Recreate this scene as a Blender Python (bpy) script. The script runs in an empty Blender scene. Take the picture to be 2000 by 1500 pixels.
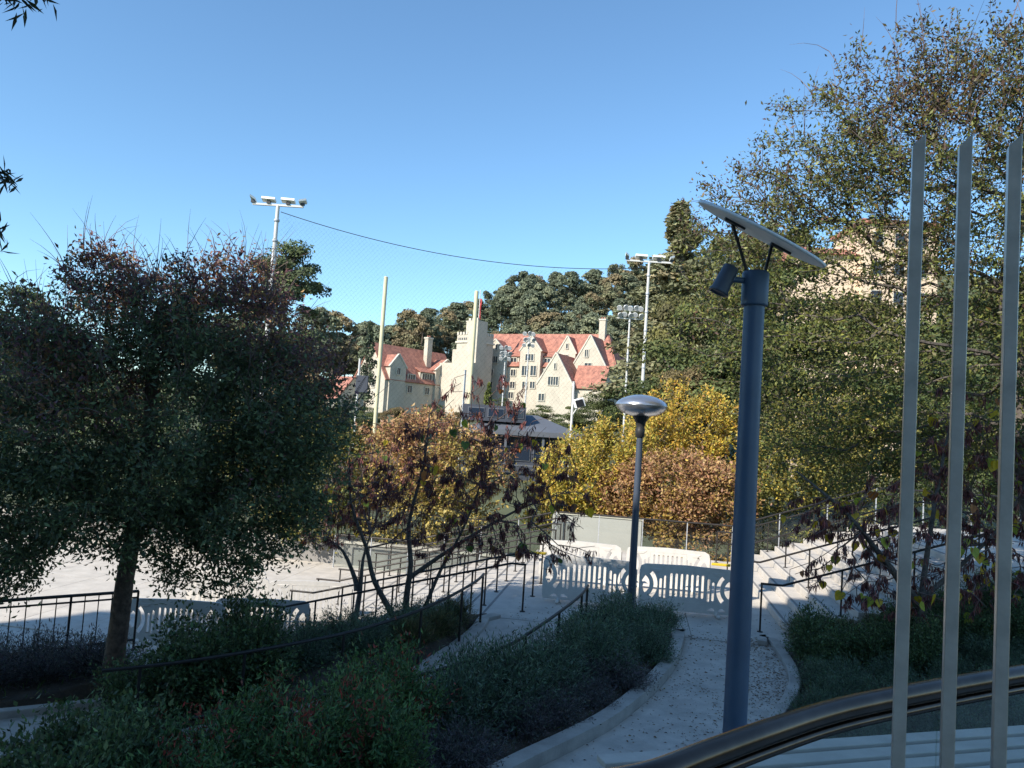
import bpy, bmesh, math, random
import numpy as np
from mathutils import Vector, Matrix

R = math.radians
rnd = random.Random(7)
SC = bpy.context.scene
COL = SC.collection

# ------------------------------------------------------------------ camera
F, EYE, PITCH, ROLL = 1500.0, 3.5, R(3.4), R(3.7)      # focal length in photo pixels (2000 wide)
cam_d = bpy.data.cameras.new('camera'); cam = bpy.data.objects.new('camera', cam_d); COL.objects.link(cam)
cam_d.sensor_width = 36.0; cam_d.lens = 36.0 * F / 2000.0; cam_d.clip_start = 0.05; cam_d.clip_end = 2000
_R = Vector((1, 0, 0)); _U = Vector((0, -math.sin(PITCH), math.cos(PITCH))); _Fw = Vector((0, math.cos(PITCH), math.sin(PITCH)))
_X = math.cos(ROLL) * _R + math.sin(ROLL) * _U; _Y = -math.sin(ROLL) * _R + math.cos(ROLL) * _U
cam.matrix_world = Matrix(((_X.x, _Y.x, -_Fw.x, 0), (_X.y, _Y.y, -_Fw.y, 0), (_X.z, _Y.z, -_Fw.z, EYE), (0, 0, 0, 1)))
SC.camera = cam
SC.render.resolution_x, SC.render.resolution_y = 1024, 768

# ------------------------------------------------------------------ sky, sun, exposure
SUN_AZ, SUN_EL = 48.0, 35.0        # degrees left of straight behind the camera, above the horizon
to_sun = Vector((-math.sin(R(SUN_AZ)) * math.cos(R(SUN_EL)), -math.cos(R(SUN_AZ)) * math.cos(R(SUN_EL)), math.sin(R(SUN_EL))))
w = bpy.data.worlds.new('World'); SC.world = w; w.use_nodes = True
nt = w.node_tree; bg = nt.nodes['Background']
sky = nt.nodes.new('ShaderNodeTexSky'); sky.sky_type = 'NISHITA'; sky.sun_disc = False
sky.sun_elevation = R(SUN_EL); sky.sun_rotation = math.atan2(to_sun.x, to_sun.y)
sky.altitude = 60; sky.air_density = 1.0; sky.dust_density = 0.0; sky.ozone_density = 5.0
tint = nt.nodes.new('ShaderNodeMix'); tint.data_type = 'RGBA'; tint.blend_type = 'MULTIPLY'; tint.inputs[0].default_value = 1.0; tint.inputs[7].default_value = (0.88, 0.99, 0.95, 1)
nt.links.new(sky.outputs[0], tint.inputs[6]); nt.links.new(tint.outputs[2], bg.inputs[0]); bg.inputs[1].default_value = 0.12
sd = bpy.data.lights.new('sun', 'SUN'); sun = bpy.data.objects.new('sun', sd); COL.objects.link(sun)
sd.energy = 3.9; sd.angle = R(0.53); sd.color = (1.0, 0.93, 0.82)
sun.rotation_euler = to_sun.to_track_quat('Z', 'Y').to_euler()
vs = SC.view_settings; vs.view_transform = 'Standard'; vs.look = 'None'; vs.exposure = 1.02; vs.gamma = 1.0; vs.use_curve_mapping = False
SC.cycles.max_bounces = 8; SC.cycles.diffuse_bounces = 6; SC.cycles.transparent_max_bounces = 16; SC.cycles.caustics_reflective = False; SC.cycles.caustics_refractive = False

# ------------------------------------------------------------------ pixel helpers (a pixel gives only a direction)
def ray(x, y):
    u = (x - 1000) / F; v = (750 - y) / F
    a = u * math.cos(ROLL) - v * math.sin(ROLL); b = u * math.sin(ROLL) + v * math.cos(ROLL)
    return Vector((a, math.cos(PITCH) - b * math.sin(PITCH), math.sin(PITCH) + b * math.cos(PITCH)))
def G(x, y, z=0.0):
    d = ray(x, y); return d * ((z - EYE) / d.z) + Vector((0, 0, EYE))
def D(x, y, Y):
    d = ray(x, y); return d * (Y / d.y) + Vector((0, 0, EYE))
TH = R(9.5)                       # the plaza is turned 9.5 degrees
BH = Vector((math.cos(TH), -math.sin(TH), 0)); AH = Vector((math.sin(TH), math.cos(TH), 0))
def ST(s, t, z=0.0): return BH * s + AH * t + Vector((0, 0, z))

# ------------------------------------------------------------------ materials
MATS = {}
def mat(name, col, rough=0.7, metal=0.0, var=0.0, scale=4.0, bump=0.0, bscale=40.0, spec=0.5, col2=None, detail=6.0):
    m = bpy.data.materials.new(name); m.use_nodes = True; MATS[name] = m
    t = m.node_tree; b = t.nodes['Principled BSDF']
    b.inputs['Roughness'].default_value = rough; b.inputs['Metallic'].default_value = metal
    b.inputs['Specular IOR Level'].default_value = spec
    c = (*col, 1)
    if var or col2:
        tc = t.nodes.new('ShaderNodeTexCoord'); n = t.nodes.new('ShaderNodeTexNoise')
        n.inputs['Scale'].default_value = scale; n.inputs['Detail'].default_value = detail; n.inputs['Roughness'].default_value = 0.65
        t.links.new(tc.outputs['Object'], n.inputs['Vector'])
        r = t.nodes.new('ShaderNodeValToRGB'); t.links.new(n.outputs['Fac'], r.inputs[0])
        r.color_ramp.elements[0].position = 0.32; r.color_ramp.elements[1].position = 0.68
        if col2: r.color_ramp.elements[0].color = (*col2, 1)
        else: r.color_ramp.elements[0].color = (*[v * (1 - var) for v in col], 1)
        r.color_ramp.elements[1].color = (*[min(1, v * (1 + var)) for v in col], 1)
        t.links.new(r.outputs[0], b.inputs['Base Color'])
    else:
        b.inputs['Base Color'].default_value = c
    if bump:
        tc = t.nodes.new('ShaderNodeTexCoord'); n = t.nodes.new('ShaderNodeTexNoise')
        n.inputs['Scale'].default_value = bscale; n.inputs['Detail'].default_value = 5
        t.links.new(tc.outputs['Object'], n.inputs['Vector'])
        bp = t.nodes.new('ShaderNodeBump'); bp.inputs['Strength'].default_value = bump; bp.inputs['Distance'].default_value = 0.02
        t.links.new(n.outputs['Fac'], bp.inputs['Height']); t.links.new(bp.outputs[0], b.inputs['Normal'])
    return m
def leaf_mat(name, trans=0.35, rough=0.5):
    m = bpy.data.materials.new(name); m.use_nodes = True; MATS[name] = m
    t = m.node_tree; b = t.nodes['Principled BSDF']; out = t.nodes['Material Output']
    a = t.nodes.new('ShaderNodeAttribute'); a.attribute_name = 'Col'
    t.links.new(a.outputs['Color'], b.inputs['Base Color']); b.inputs['Roughness'].default_value = rough
    b.inputs['Specular IOR Level'].default_value = 0.35
    tr = t.nodes.new('ShaderNodeBsdfTranslucent'); t.links.new(a.outputs['Color'], tr.inputs['Color'])
    mx = t.nodes.new('ShaderNodeMixShader'); mx.inputs[0].default_value = trans
    t.links.new(b.outputs[0], mx.inputs[1]); t.links.new(tr.outputs[0], mx.inputs[2]); t.links.new(mx.outputs[0], out.inputs[0])
    return m
def glass_mat(name, tint, refl=0.08):
    m = bpy.data.materials.new(name); m.use_nodes = True; MATS[name] = m
    t = m.node_tree; out = t.nodes['Material Output']; t.nodes.remove(t.nodes['Principled BSDF'])
    tr = t.nodes.new('ShaderNodeBsdfTransparent'); tr.inputs[0].default_value = (*tint, 1)
    gl = t.nodes.new('ShaderNodeBsdfGlossy'); gl.inputs['Roughness'].default_value = 0.02
    fr = t.nodes.new('ShaderNodeLayerWeight'); pw = t.nodes.new('ShaderNodeMath'); pw.operation = 'POWER'; pw.inputs[1].default_value = 5.0; t.links.new(fr.outputs['Facing'], pw.inputs[0])
    ad = t.nodes.new('ShaderNodeMath'); ad.operation = 'MULTIPLY_ADD'; ad.inputs[1].default_value = 0.6; ad.inputs[2].default_value = refl; t.links.new(pw.outputs[0], ad.inputs[0])
    mx = t.nodes.new('ShaderNodeMixShader'); t.links.new(ad.outputs[0], mx.inputs[0])
    t.links.new(tr.outputs[0], mx.inputs[1]); t.links.new(gl.outputs[0], mx.inputs[2]); t.links.new(mx.outputs[0], out.inputs[0])
    return m

mat('concrete', (0.50, 0.455, 0.40), 0.85, var=0.16, scale=1.6, bump=0.25, bscale=60)
mat('concrete_path', (0.49, 0.44, 0.385), 0.9, var=0.22, scale=2.2, bump=0.3, bscale=70)
mat('concrete_step', (0.50, 0.46, 0.41), 0.85, var=0.12, scale=2.5, bump=0.2, bscale=60)
mat('kerb', (0.42, 0.38, 0.335), 0.85, var=0.2, scale=3, bump=0.3, bscale=50)
mat('grey_wall', (0.22, 0.21, 0.20), 0.9, var=0.2, scale=1.2, bump=0.2, bscale=30)
mat('white_wall', (0.42, 0.40, 0.37), 0.8, var=0.06, scale=1)
mat('soil', (0.07, 0.052, 0.037), 0.95, var=0.4, scale=3, bump=0.8, bscale=25)
mat('terrain', (0.075, 0.085, 0.04), 0.95, var=0.4, scale=0.08, bump=0.4, bscale=2)
mat('bark', (0.15, 0.105, 0.078), 0.9, var=0.55, scale=11, bump=1.0, bscale=22)
mat('bark_grey', (0.10, 0.085, 0.075), 0.9, var=0.4, scale=14, bump=0.9, bscale=30)
mat('twig', (0.13, 0.09, 0.08), 0.85)
mat('bronze', (0.045, 0.04, 0.037), 0.45, 0.6, var=0.2, scale=6)
mat('rail_bronze', (0.075, 0.055, 0.045), 0.22, 0.9, var=0.3, scale=9)
mat('pole_blue', (0.045, 0.082, 0.145), 0.45, 0.0, var=0.12, scale=3, bump=0.06, bscale=90)
mat('pole_dark', (0.05, 0.065, 0.095), 0.45, 0.0, var=0.15, scale=3)
mat('galv', (0.40, 0.42, 0.45), 0.5, 0.2, var=0.18, scale=22, bump=0.05, bscale=120)
mat('steel_bar', (0.50, 0.46, 0.41), 0.32, 0.55, var=0.15, scale=18, bump=0.04, bscale=120)
mat('panel_under', (0.72, 0.74, 0.77), 0.55, 0.1, var=0.06, scale=5)
mat('cell', (0.012, 0.018, 0.045), 0.15)
mat('black', (0.02, 0.02, 0.022), 0.5)
mat('spun_metal', (0.50, 0.51, 0.54), 0.28, 0.85, var=0.08, scale=6)
mat('barrier', (0.62, 0.59, 0.55), 0.45, var=0.08, scale=5, bump=0.08, bscale=60)
mat('rubber', (0.05, 0.05, 0.055), 0.8)
mat('yellow_plastic', (0.65, 0.45, 0.03), 0.5)
mat('pole_white', (0.55, 0.54, 0.52), 0.5, var=0.08, scale=1)
mat('goal_yellow', (0.58, 0.53, 0.34), 0.5, var=0.1, scale=0.7)
mat('lamp_white', (0.78, 0.77, 0.74), 0.4)
mat('stone', (0.47, 0.42, 0.34), 0.9, var=0.13, scale=0.35, bump=0.5, bscale=1.5)
mat('stone_trim', (0.52, 0.48, 0.40), 0.85, var=0.1, scale=0.6)
mat('tile', (0.34, 0.145, 0.10), 0.85, var=0.35, scale=1.1, bump=1.0, bscale=3, col2=(0.20, 0.085, 0.065), detail=8)
mat('window_dark', (0.03, 0.035, 0.045), 0.15)
mat('stand_dark', (0.045, 0.052, 0.07), 0.6, var=0.15, scale=0.6)
mat('stand_roof', (0.10, 0.11, 0.13), 0.6, var=0.1, scale=0.4)
mat('stand_glass', (0.02, 0.03, 0.05), 0.08)
mat('net', (0.02, 0.022, 0.022), 0.8)
mat('flag_red', (0.45, 0.06, 0.06), 0.8)
mat('flag_white', (0.7, 0.7, 0.7), 0.8)
mat('plaster', (0.66, 0.50, 0.36), 0.85, var=0.08, scale=0.5)
mat('office', (0.72, 0.69, 0.64), 0.85, var=0.1, scale=0.5)
leaf_mat('leaf'); leaf_mat('leaf_dry', 0.2, 0.8); leaf_mat('leaf_far', 0.15, 0.8)
glass_mat('pane', (0.93, 0.96, 0.95), 0.03)
glass_mat('pane_near', (0.93, 0.955, 0.945), 0.05)

# ------------------------------------------------------------------ object helpers
def link(o, parent=None):
    COL.objects.link(o)
    if parent is not None: o.parent = parent
    return o
def tag(o, label=None, cat=None, group=None, kind=None):
    if label: o['label'] = label
    if cat: o['category'] = cat
    if group: o['group'] = group
    if kind: o['kind'] = kind
    return o
def thing(name, label, cat, loc=(0, 0, 0), rz=0.0, group=None):
    o = bpy.data.objects.new(name, None); o.location = loc; o.rotation_euler = (0, 0, rz); o.empty_display_size = 0.2
    link(o); return tag(o, label, cat, group)
def copy_tree(o, parent=None):
    c = o.copy(); COL.objects.link(c); c.parent = parent
    for ch in list(o.children): copy_tree(ch, c)
    return c

class MB:
    """collects shapes; coordinates are given minus self.o"""
    def __init__(self, origin=(0, 0, 0)):
        self.v = []; self.f = []; self.o = Vector(origin); self.sm = []
    def add(self, vs, fs, smooth=False):
        n = len(self.v); self.v += [tuple(Vector(p) - self.o) for p in vs]
        self.f += [tuple(i + n for i in f) for f in fs]; self.sm += [smooth] * len(fs)
    def obox(self, c, ax, ay, az):
        c, ax, ay, az = map(Vector, (c, ax, ay, az))
        vs = [c + sx * ax + sy * ay + sz * az for sz in (-1, 1) for sy in (-1, 1) for sx in (-1, 1)]
        self.add(vs, [(0, 2, 3, 1), (4, 5, 7, 6), (0, 1, 5, 4), (2, 6, 7, 3), (0, 4, 6, 2), (1, 3, 7, 5)]); return self
    def box(self, x0, x1, y0, y1, z0, z1):
        return self.obox(((x0 + x1) / 2, (y0 + y1) / 2, (z0 + z1) / 2), ((x1 - x0) / 2, 0, 0), (0, (y1 - y0) / 2, 0), (0, 0, (z1 - z0) / 2))
    def bar(self, a, b, wd, ht, up=(0, 0, 1)):
        a, b = Vector(a), Vector(b); d = (b - a); L = d.length; d.normalize()
        s = d.cross(Vector(up)).normalized(); u = s.cross(d)
        return self.obox((a + b) / 2, d * L / 2, s * wd / 2, u * ht / 2)
    def tube(self, pts, r, n=8, caps=True, smooth=True):
        pts = [Vector(p) for p in pts]; rs = r if isinstance(r, (list, tuple)) else [r] * len(pts)
        vs, fs = [], []; prev = None
        for i, p in enumerate(pts):
            d = (pts[min(i + 1, len(pts) - 1)] - pts[max(i - 1, 0)]).normalized()
            ref = prev if prev is not None else (Vector((1, 0, 0)) if abs(d.x) < 0.8 else Vector((0, 1, 0)))
            s = (ref - d * ref.dot(d)).normalized(); prev = s; u = d.cross(s)
            for k in range(n):
                a = 2 * math.pi * k / n; vs.append(p + (s * math.cos(a) + u * math.sin(a)) * rs[i])
        for i in range(len(pts) - 1):
            for k in range(n):
                a = i * n + k; b = i * n + (k + 1) % n; fs.append((a, b, b + n, a + n))
        self.add(vs, fs, smooth)
        if caps:
            m = len(pts) - 1
            self.add(vs[:n], [tuple(range(n - 1, -1, -1))]); self.add(vs[m * n:], [tuple(range(n))])
        return self
    def lathe(self, c, axis, prof, n=24, smooth=True):
        """prof = list of (distance along the axis, radius)"""
        c = Vector(c); ax = Vector(axis).normalized()
        s = ax.orthogonal().normalized(); u = ax.cross(s); vs, fs = [], []
        for h, r in prof:
            for k in range(n):
                a = 2 * math.pi * k / n; vs.append(c + ax * h + (s * math.cos(a) + u * math.sin(a)) * r)
        for i in range(len(prof) - 1):
            for k in range(n):
                a = i * n + k; b = i * n + (k + 1) % n; fs.append((a, b, b + n, a + n))
        self.add(vs, fs, smooth)
        self.add(vs[:n], [tuple(range(n - 1, -1, -1))]); self.add(vs[-n:], [tuple(range(n))]); return self
    def prism(self, poly, z0, z1):
        n = len(poly); vs = [(p[0], p[1], z0) for p in poly] + [(p[0], p[1], z1) for p in poly]
        self.add(vs, [tuple(range(n - 1, -1, -1)), tuple(range(n, 2 * n))] + [(i, (i + 1) % n, (i + 1) % n + n, i + n) for i in range(n)]); return self
    def mesh(self, name, m):
        me = bpy.data.meshes.new(name); me.from_pydata(self.v, [], self.f); me.materials.append(MATS[m])
        me.polygons.foreach_set('use_smooth', self.sm); me.update(); return me
    def build(self, name, m, parent=None, bevel=0.0):
        o = link(bpy.data.objects.new(name, self.mesh(name, m)), parent)
        if bevel:
            b = o.modifiers.new('bevel', 'BEVEL'); b.width = bevel; b.segments = 2; b.limit_method = 'ANGLE'
        return o

def quad_mesh(name, V, material, colors=None, tri=None):
    """V: (n,4,3) quads as a mesh, colors: (n,3)"""
    n = V.shape[0]; me = bpy.data.meshes.new(name)
    me.vertices.add(n * 4); me.vertices.foreach_set('co', V.reshape(-1).astype(np.float32))
    me.loops.add(n * 4); me.loops.foreach_set('vertex_index', np.arange(n * 4, dtype=np.int32))
    me.polygons.add(n); me.polygons.foreach_set('loop_start', np.arange(0, n * 4, 4, dtype=np.int32))
    me.update(calc_edges=True)
    if colors is not None:
        a = me.color_attributes.new('Col', 'FLOAT_COLOR', 'POINT')
        c = np.ones((n, 4, 4), np.float32); c[:, :, :3] = colors[:, None, :]; a.data.foreach_set('color', c.reshape(-1))
    me.materials.append(MATS[material]); return me

# ------------------------------------------------------------------ foliage
def unit(a): return a / (np.linalg.norm(a, axis=-1, keepdims=True) + 1e-9)
def leaves(P, axis, size, width, rng, fold=0.12, face=None):
    n = len(P); ax = unit(axis); fc = rng.normal(size=(n, 3))
    if face is not None: fc = fc * 0.55 + unit(face)
    s = unit(np.cross(ax, fc)); nn = np.cross(ax, s)
    L = size[:, None]; W = L * width * 0.5
    mid = P + ax * L * 0.45
    return np.stack([P, mid + s * W + nn * L * fold, P + ax * L, mid - s * W + nn * L * fold], 1)
def pick_colors(cols, n, rng, idx=None, jit=0.22):
    cols = np.array(cols); i = rng.integers(0, len(cols), n) if idx is None else idx
    c = cols[i] * (1 + jit * rng.normal(size=(n, 1))) * (1 + 0.08 * rng.normal(size=(n, 3)))
    return np.clip(c, 0.004, 0.95)
def blob_points(blobs, n, rng, surf=0.55):
    w = np.array([b[3] * b[4] * b[5] for b in blobs]); w = w ** 0.75; w /= w.sum()
    k = rng.choice(len(blobs), n, p=w); B = np.array([b[:6] for b in blobs])[k]
    d = unit(rng.normal(size=(n, 3))); r = rng.random((n, 1)) ** (1 / 3.0 * (1 - surf) + 0.02)
    return B[:, :3] + d * r * B[:, 3:6]
def grow(trunk, tips, rng, wander=0.12):
    """connects every tip to the nearest part of the growing skeleton; returns nodes, parents"""
    nodes = [np.array(p, float) for p in trunk]; par = [-1] + list(range(len(trunk) - 1))
    cost = [0.0]
    for i in range(1, len(trunk)): cost.append(cost[-1] + np.linalg.norm(nodes[i] - nodes[i - 1]) * 0.3)
    N = np.zeros((len(trunk) + 4 * len(tips) + 8, 3)); N[:len(trunk)] = nodes; C = np.zeros(len(N)); C[:len(trunk)] = cost
    base = max(1, len(trunk) // 2); m = len(trunk)
    order = np.argsort(np.linalg.norm(tips - N[len(trunk) - 1], axis=1)); ends = []
    for j in order:
        t = tips[j]; dv = t - N[:m]; dist = np.linalg.norm(dv, axis=1)
        sc = dist + 0.45 * C[:m] + 0.35 * np.clip(-dv[:, 2], 0, None); sc[:base] += 3
        k = int(np.argmin(sc)); d = dist[k]; ns = 3 if d > 1.2 else (2 if d > 0.45 else 1); prev = k
        for q in range(1, ns + 1):
            f = q / ns; p = N[k] + (t - N[k]) * f
            if q < ns: p = p + rng.normal(size=3) * wander * d * 0.5 - np.array([0, 0, 0.10 * d * f * (1 - f)])
            N[m] = p; C[m] = C[prev] + np.linalg.norm(p - N[prev]); par.append(prev); prev = m; m += 1
        ends.append(m - 1)
    return N[:m], np.array(par), np.array(ends)
def skeleton_mesh(name, N, par, r0, power, rmax, material, sides=5, skip=0, seg_from=None):
    m = len(N); area = np.zeros(m); kids = np.zeros(m, int)
    for i in range(m - 1, 0, -1):
        if kids[i] == 0: area[i] += r0 ** power
        area[par[i]] += area[i]; kids[par[i]] += 1
    rad = np.minimum(area ** (1 / power), rmax)
    idx = np.arange(1, m); idx = idx[idx >= skip]
    A = N[par[idx]]; B = N[idx]; d = unit(B - A)
    ref = np.where(np.abs(d[:, 2:3]) < 0.9, np.array([[0, 0, 1.0]]), np.array([[1.0, 0, 0]]))
    s = unit(np.cross(d, ref)); u = np.cross(d, s)
    rb = rad[idx][:, None]; ra = np.minimum(rad[par[idx]], rad[idx] * 1.35)[:, None]
    qs = []
    for k in range(sides):
        a0, a1 = 2 * math.pi * k / sides, 2 * math.pi * (k + 1) / sides
        o0 = s * math.cos(a0) + u * math.sin(a0); o1 = s * math.cos(a1) + u * math.sin(a1)
        qs.append(np.stack([A + o0 * ra, A + o1 * ra, B + d * rb * 0.3 + o1 * rb, B + d * rb * 0.3 + o0 * rb], 1))
    return quad_mesh(name, np.concatenate(qs), material), rad
def sprout_quads(P, dirs, length, r, rng, segs=4):
    """bare curved shoots; returns quads (3-sided)"""
    n = len(P); out = []; cur = P.copy(); d = unit(dirs); bend = rng.normal(size=(n, 3)) * 0.22
    for q in range(segs):
        nd = unit(d + bend + np.array([0, 0, 0.12])); nx = cur + nd * (length / segs)[:, None]
        s = unit(np.cross(nd, rng.normal(size=(n, 3)))); u = np.cross(nd, s)
        r0 = r * (1 - q / segs) + 0.0012; r1 = r * (1 - (q + 1) / segs) + 0.0012
        for k in range(3):
            a0, a1 = 2.0944 * k, 2.0944 * (k + 1)
            o0 = s * math.cos(a0) + u * math.sin(a0); o1 = s * math.cos(a1) + u * math.sin(a1)
            out.append(np.stack([cur + o0 * r0, cur + o1 * r0, nx + o1 * r1, nx + o0 * r1], 1))
        cur, d = nx, nd
    return np.concatenate(out)
HEART = None
def tree(name, label, cat, group, base, trunk, tr, blobs, ntips, leaf, seed, sprouts=0, spr_len=(0.5, 1.2), bark='bark', r0=0.006,
         power=2.3, colorfn=None, lmat='leaf', surf=0.5, spread=0.28, droop=0.3, sides=5, wander=0.14, spr_z=0.0, floor=None):
    """leaf = (per tip, size, width, colours)"""
    rng = np.random.default_rng(seed); base = Vector(base); o = np.array(base)
    root = thing(name, label, cat, base, 0, group)
    tk = np.array([np.array(p, float) for p in trunk])
    tips = blob_points(blobs, ntips, rng, surf)
    if floor is not None: tips = tips[tips[:, 2] > floor]
    N, par, ends = grow(tk, tips, rng, wander)
    b = MB(base); k = len(tk); b.tube([tuple(p) for p in tk], [tr * (1.25 - 0.55 * i / (k - 1)) for i in range(k)], 10)
    b.build('trunk', bark, root)
    me, rad = skeleton_mesh('branches', N - o, par, r0, power, tr * 0.62, bark, sides, skip=k)
    lim = link(bpy.data.objects.new('branches', me), root)
    per, size, width, cols = leaf
    thin = np.where(rad[k:] < r0 * 4.2)[0] + k
    a = rng.choice(thin, per * len(ends)); f = rng.random((len(a), 1))
    P = N[par[a]] * (1 - f) + N[a] * f
    P = P + rng.normal(size=P.shape) * spread * (0.35 + 0.65 * rng.random((len(a), 1)))
    ax = unit(rng.normal(size=P.shape)) + unit(N[a] - N[par[a]]) * 0.5 - np.array([0, 0, droop])
    sz = size * (0.65 + 0.7 * rng.random(len(a)))
    C = colorfn(P, a, rng) if colorfn else pick_colors(cols, len(a), rng)
    V = leaves(P - o, ax, sz, width, rng, face=np.tile([[-0.2, -0.35, 0.8]], (len(P), 1)))
    cr = link(bpy.data.objects.new('crown', quad_mesh('crown', V, lmat, C)), root)
    if sprouts:
        top = tips[rng.choice(len(tips), sprouts * 4)]; sc = top[:, 2] + 0.15 * np.abs(rng.normal(size=len(top)))
        cen = np.array([np.average([bb[i] for bb in blobs]) for i in range(3)])
        good = top[sc > np.quantile(tips[:, 2], 0.62) + spr_z][:sprouts]
        if len(good):
            dd = unit(good - cen) * 0.7 + np.array([0, 0, 0.9]) + rng.normal(size=good.shape) * 0.25
            ln = rng.uniform(spr_len[0], spr_len[1], len(good))
            Q = sprout_quads(good - o, dd, ln, r0 * 1.5, rng)
            link(bpy.data.objects.new('bare_shoots', quad_mesh('bare_shoots', Q, 'twig')), root)
    return root, N, par, rad, ends

# ================================================================== SETTING
def sstep(x, a, b):
    x = min(1, max(0, (x - a) / (b - a))); return x * x * (3 - 2 * x)
def terrain_z(x, y):
    z = -1.75 + 1.9 * sstep(y, 28, 70) + 5 * sstep(y, 75, 150) + 5.6 * sstep(y, 185, 215)
    ridge = 6 + 37 * sstep(x, -78, 30) + 20 * sstep(x, 30, 130) - 8 * sstep(-x, 80, 200)
    z += ridge * sstep(y, 205, 335)
    z += 9 * sstep(x, 30, 90) * sstep(y, 30, 90)
    return z
xs = sorted(set([round(-700 + i * 50) for i in range(29)] + [-130 + 8 * i for i in range(40)]))
ys = sorted(set([-300, -150, -60, 0, 15] + [24 + 6 * i for i in range(60)] + [400, 460, 540, 700, 900, 1200]))
b = MB(); vs = [(x, y, terrain_z(x, y)) for y in ys for x in xs]; nx = len(xs)
b.add(vs, [(j * nx + i, j * nx + i + 1, (j + 1) * nx + i + 1, (j + 1) * nx + i) for j in range(len(ys) - 1) for i in range(nx - 1)], True)
tag(b.build('ground', 'terrain'), kind='structure')

# plaza, laid in slabs with recessed joints
STEP_R, STEP_L, STEP_H, NST = 0.40, 0.52, 0.145, 10
S_L, S_R, T0, T1 = -2.35, 2.95, 14.35, 23.9
pz = tag(MB().prism([ST(S_L, T0).xy, ST(S_R, T0).xy, ST(S_R, T1).xy, ST(S_L, T1).xy], -1.7, -0.03).build('plaza', 'concrete'), kind='structure')
cols_s = [S_L, -0.6, 1.15, S_R]; rows_t = [T0, 16.3, 18.2, 20.1, 22.0, T1]
for i in range(3):
    for j in range(5):
        s0, s1, t0, t1 = cols_s[i] + 0.006, cols_s[i + 1] - 0.006, rows_t[j] + 0.006, rows_t[j + 1] - 0.006
        MB().prism([ST(s0, t0).xy, ST(s1, t0).xy, ST(s1, t1).xy, ST(s0, t1).xy], -0.026, 0.0).build('slab', 'concrete', pz)

# stairs: ten steps up on the right, nine down on the left
def stairs(label, s0, sgn, n, t0, t1):
    root = thing('concrete_stairs', label, 'stairs', ST(s0, (t0 + t1) / 2))
    for k in range(n):
        if sgn > 0: a, c, z = s0 + k * STEP_R, s0 + (k + 1) * STEP_R, (k + 1) * STEP_H
        else: a, c, z = s0 - k * STEP_L, s0 - (k + 1) * STEP_L, -(k + 1) * STEP_H
        lo, hi = min(a, c), max(a, c)
        m = MB(root.location); m.prism([ST(lo, t0).xy, ST(hi, t0).xy, ST(hi, t1).xy, ST(lo, t1).xy], -1.72, z)
        m.build('step', 'concrete_step', root, 0.012)
        nz = ST(a + sgn * 0.05, 0) if sgn > 0 else ST(c + 0.05, 0)
        sa = a + 0.03 if sgn > 0 else lo + 0.03
        sb = sa + 0.05
        m = MB(root.location); m.prism([ST(sa, t0 + 0.05).xy, ST(sb, t0 + 0.05).xy, ST(sb, t1 - 0.05).xy, ST(sa, t1 - 0.05).xy], z + 0.001, z + 0.005)
        m.build('nosing_strip', 'grey_wall', root)
    return root
stairs('pale concrete steps climbing from the plaza to the upper terrace', S_R, 1, NST, 15.15, T1)
stairs('pale concrete steps going down from the plaza to the lower terrace', S_L, -1, 9, 14.6, T1)
SU = S_R + NST * STEP_R; ZU = NST * STEP_H
SD = S_L - 9 * STEP_L; ZD = -9 * STEP_H
tag(MB().prism([ST(SU, 15.15).xy, ST(30, 15.15).xy, ST(30, 24.1).xy, ST(SU, 24.1).xy], -1.7, ZU - 0.002).build('upper_terrace', 'concrete_step'), kind='structure')
ltt = tag(MB().prism([ST(-30, 11.5).xy, ST(-8.5, 11.5).xy, ST(SD - 0.3, 14.0).xy, ST(SD, 14.6).xy, ST(SD, 25.5).xy, ST(-30, 25.5).xy], -1.74, ZD - 0.029).build('lower_terrace', 'concrete_step'), kind='structure')
ZLT = ZD - 0.003
for i in range(12):
    for j in range(7):
        a_, t_ = SD - 0.008 - i * 1.5, 14.62 + j * 1.54
        MB().prism([ST(a_ - 1.488, t_).xy, ST(a_, t_).xy, ST(a_, t_ + 1.528).xy, ST(a_ - 1.488, t_ + 1.528).xy], ZD - 0.027, ZLT).build('slab', 'concrete_step' if (i * 3 + j * 5) % 4 else 'concrete', ltt)

# curved path with kerbs
PL = [G(1338, 1243), G(1335, 1262), G(1322, 1300), G(1295, 1337), G(1260, 1372), G(1200, 1420), G(1130, 1460), G(1050, 1500), Vector((-0.4, 7.1, 0)), Vector((-1.7, 6.0, 0)), Vector((-4.0, 4.9, 0))]
PR = [G(1496, 1250), G(1512, 1272), G(1532, 1305), G(1540, 1335), G(1530, 1365), G(1505, 1400), Vector((3.3, 9.6, 0)), Vector((2.6, 8.2, 0)), Vector((1.6, 6.5, 0)), Vector((0.2, 4.7, 0)), Vector((-2.5, 3.2, 0))]
def smooth(pts, n=6):
    out = []
    for i in range(len(pts) - 1):
        p0, p1, p2, p3 = pts[max(i - 1, 0)], pts[i], pts[i + 1], pts[min(i + 2, len(pts) - 1)]
        for k in range(n):
            t = k / n
            out.append(0.5 * ((2 * p1) + (p2 - p0) * t + (2 * p0 - 5 * p1 + 4 * p2 - p3) * t * t + (3 * p1 - p0 - 3 * p2 + p3) * t ** 3))
    return out + [pts[-1]]
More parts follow.
